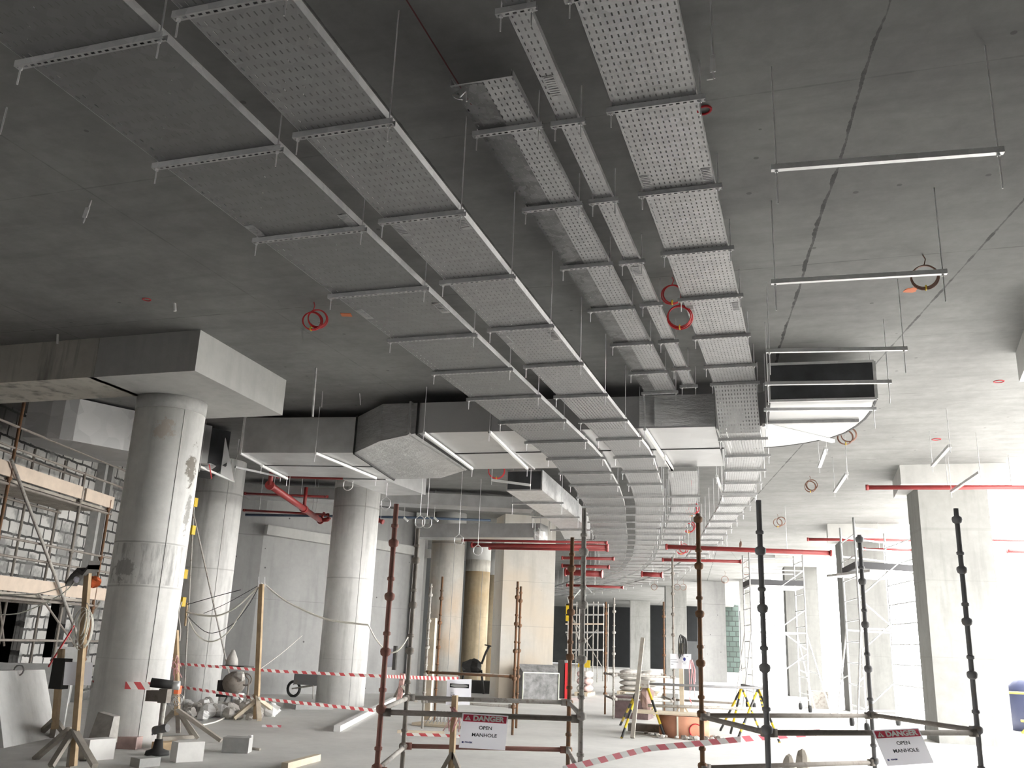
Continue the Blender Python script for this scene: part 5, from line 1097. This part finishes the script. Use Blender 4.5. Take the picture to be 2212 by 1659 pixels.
# ------------------------------------------------------------------ aluminium towers
def alutower(label, nearL, nearR, farL, farR, zt_, zd, yd):
    t = T('mobile_scaffold_tower', label, 'scaffold tower', ((nearL[0]+farR[0])/2, (nearL[1]+farR[1])/2, 0))
    P = [Vector((*p, 0)) for p in (nearL, nearR, farL, farR)]; r = .026; U = Vector((0, 0, 1))
    for i, p in enumerate(P): m = MB(); m.tube([p+U*.18, p+U*zt_], r, 8); m.build('upright', 'alu', t); m = MB(); m.lathe(p+U*.1, [(.02, -.045), (.10, -.04), (.10, .04), (.02, .045)], 12, ax=(1, .2, 0)); m.build('castor', 'rubber', t)
    for a, b_ in ((P[0], P[2]), (P[1], P[3])):
        m = MB(); z = .5
        while z < zt_-.1: m.tube([a+U*z, b_+U*z], .02, 6); z += .5
        m.build('rungs', 'alu', t)
    for z in (.35, 2.3, zd+.5, zd+1.0):
        for a, b_ in ((P[0], P[1]), (P[2], P[3])): m = MB(); m.tube([a+U*z, b_+U*z], .022, 6); m.build('horizontal_tube', 'alu', t)
    for z0, z1_ in ((.5, 1.7), (1.8, 3.0), (3.0, 1.8), (3.0, min(4.2, zt_))): m = MB(); m.tube([P[0]+U*z0, P[1]+U*z1_], .02, 6); m.build('diagonal_brace', 'alu', t)
    c = (P[0]+P[1]+P[2]+P[3])/4; d = P[1]-P[0]; e = P[2]-P[0]; rz = math.atan2(d.y, d.x)
    m = MB(); m.box(c+U*zd, (d.length, e.length, .06), rz); m.build('platform', 'galv', t)
    m = MB(); m.bar(P[0]+U*(zd+.12), P[1]+U*(zd+.12), .03, .16); m.bar(P[0]+U*(zd+.12), P[2]+U*(zd+.12), .03, .16); m.bar(P[2]+U*(zd+.12), P[3]+U*(zd+.12), .03, .16); m.build('toe_board', 'deckdark', t)
    for p, q in ((P[0], P[0]-d*.25-e*.35), (P[1], P[1]+d*.3-e*.35), (P[2], P[2]-d*.2+e*.3), (P[3], P[3]+d*.3+e*.2)):
        m = MB(); m.tube([p+U*2.3, q+U*.02], .022, 6); m.tube([p+U*1.2, p.lerp(q, .55)+U*1.1], .018, 6); m.build('outrigger', 'alu', t)
    return t
nL = py_(1632, 1530, 30.5); nR = py_(1752, 1530, 30.5)
s0 = pr(1632, 1192, nL).z; zd = pr(1680, 1262, Vector((nL.x, 30.5, 0))).z
nL2 = py_(1615, 1500, 32.0); nR2 = py_(1718, 1500, 32.2)
alutower('complete aluminium scaffold tower with a dark toe board under the long red pipe', (py_(1618, 1195, 30).x, 30), (py_(1733, 1195, 30).x, 30.3), (py_(1604, 1203, 31.4).x, 31.4), (py_(1714, 1203, 31.6).x, 31.6), py_(1618, 1190, 30).z, py_(1680, 1266, 30).z, 0)
zt2 = 5.2
alutower('aluminium scaffold tower with a dark deck close in front of the second right column', (py_(1845, 1150, 23.5).x, 23.5), (py_(1960, 1150, 25.2).x, 24.3), (py_(1815, 1150, 25.4).x, 25.4), (py_(1910, 1150, 26.5).x, 26.6), py_(1845, 1118, 23.5).z, py_(1880, 1235, 24).z, 0)
# blue tank at right edge
P = pz(2200, 1590, 0); t = T('blue_tank', 'dark blue drum tank at the right edge beside the large column', 'tank', Vector((P.x+1.2, P.y+1.5, 0))); c = Vector((P.x+1.15, P.y+2.2, 0)); m = MB(); m.lathe(c, [(.9, 0), (.95, .3), (.95, 1.0), (.8, 1.25), (.3, 1.35)], 24); m.build('tank_shell', 'navytank', t)
m = MB(); m.tube([c+Vector((-1.2, -1.3, .95)), c+Vector((.6, -1.3, .95))], .03, 6); m.tube([c+Vector((-.9, -1.3, .3)), c+Vector((.6, -1.35, .3))], .03, 6); m.tube([c+Vector((-.7, -1.3, 0)), c+Vector((-.4, -1.3, .95))], .04, 6); m.tube([c+Vector((-.3, -1.3, .6)), c+Vector((-.9, -1.3, .0))], .04, 6); m.build('yellow_rack', 'yellow', t)
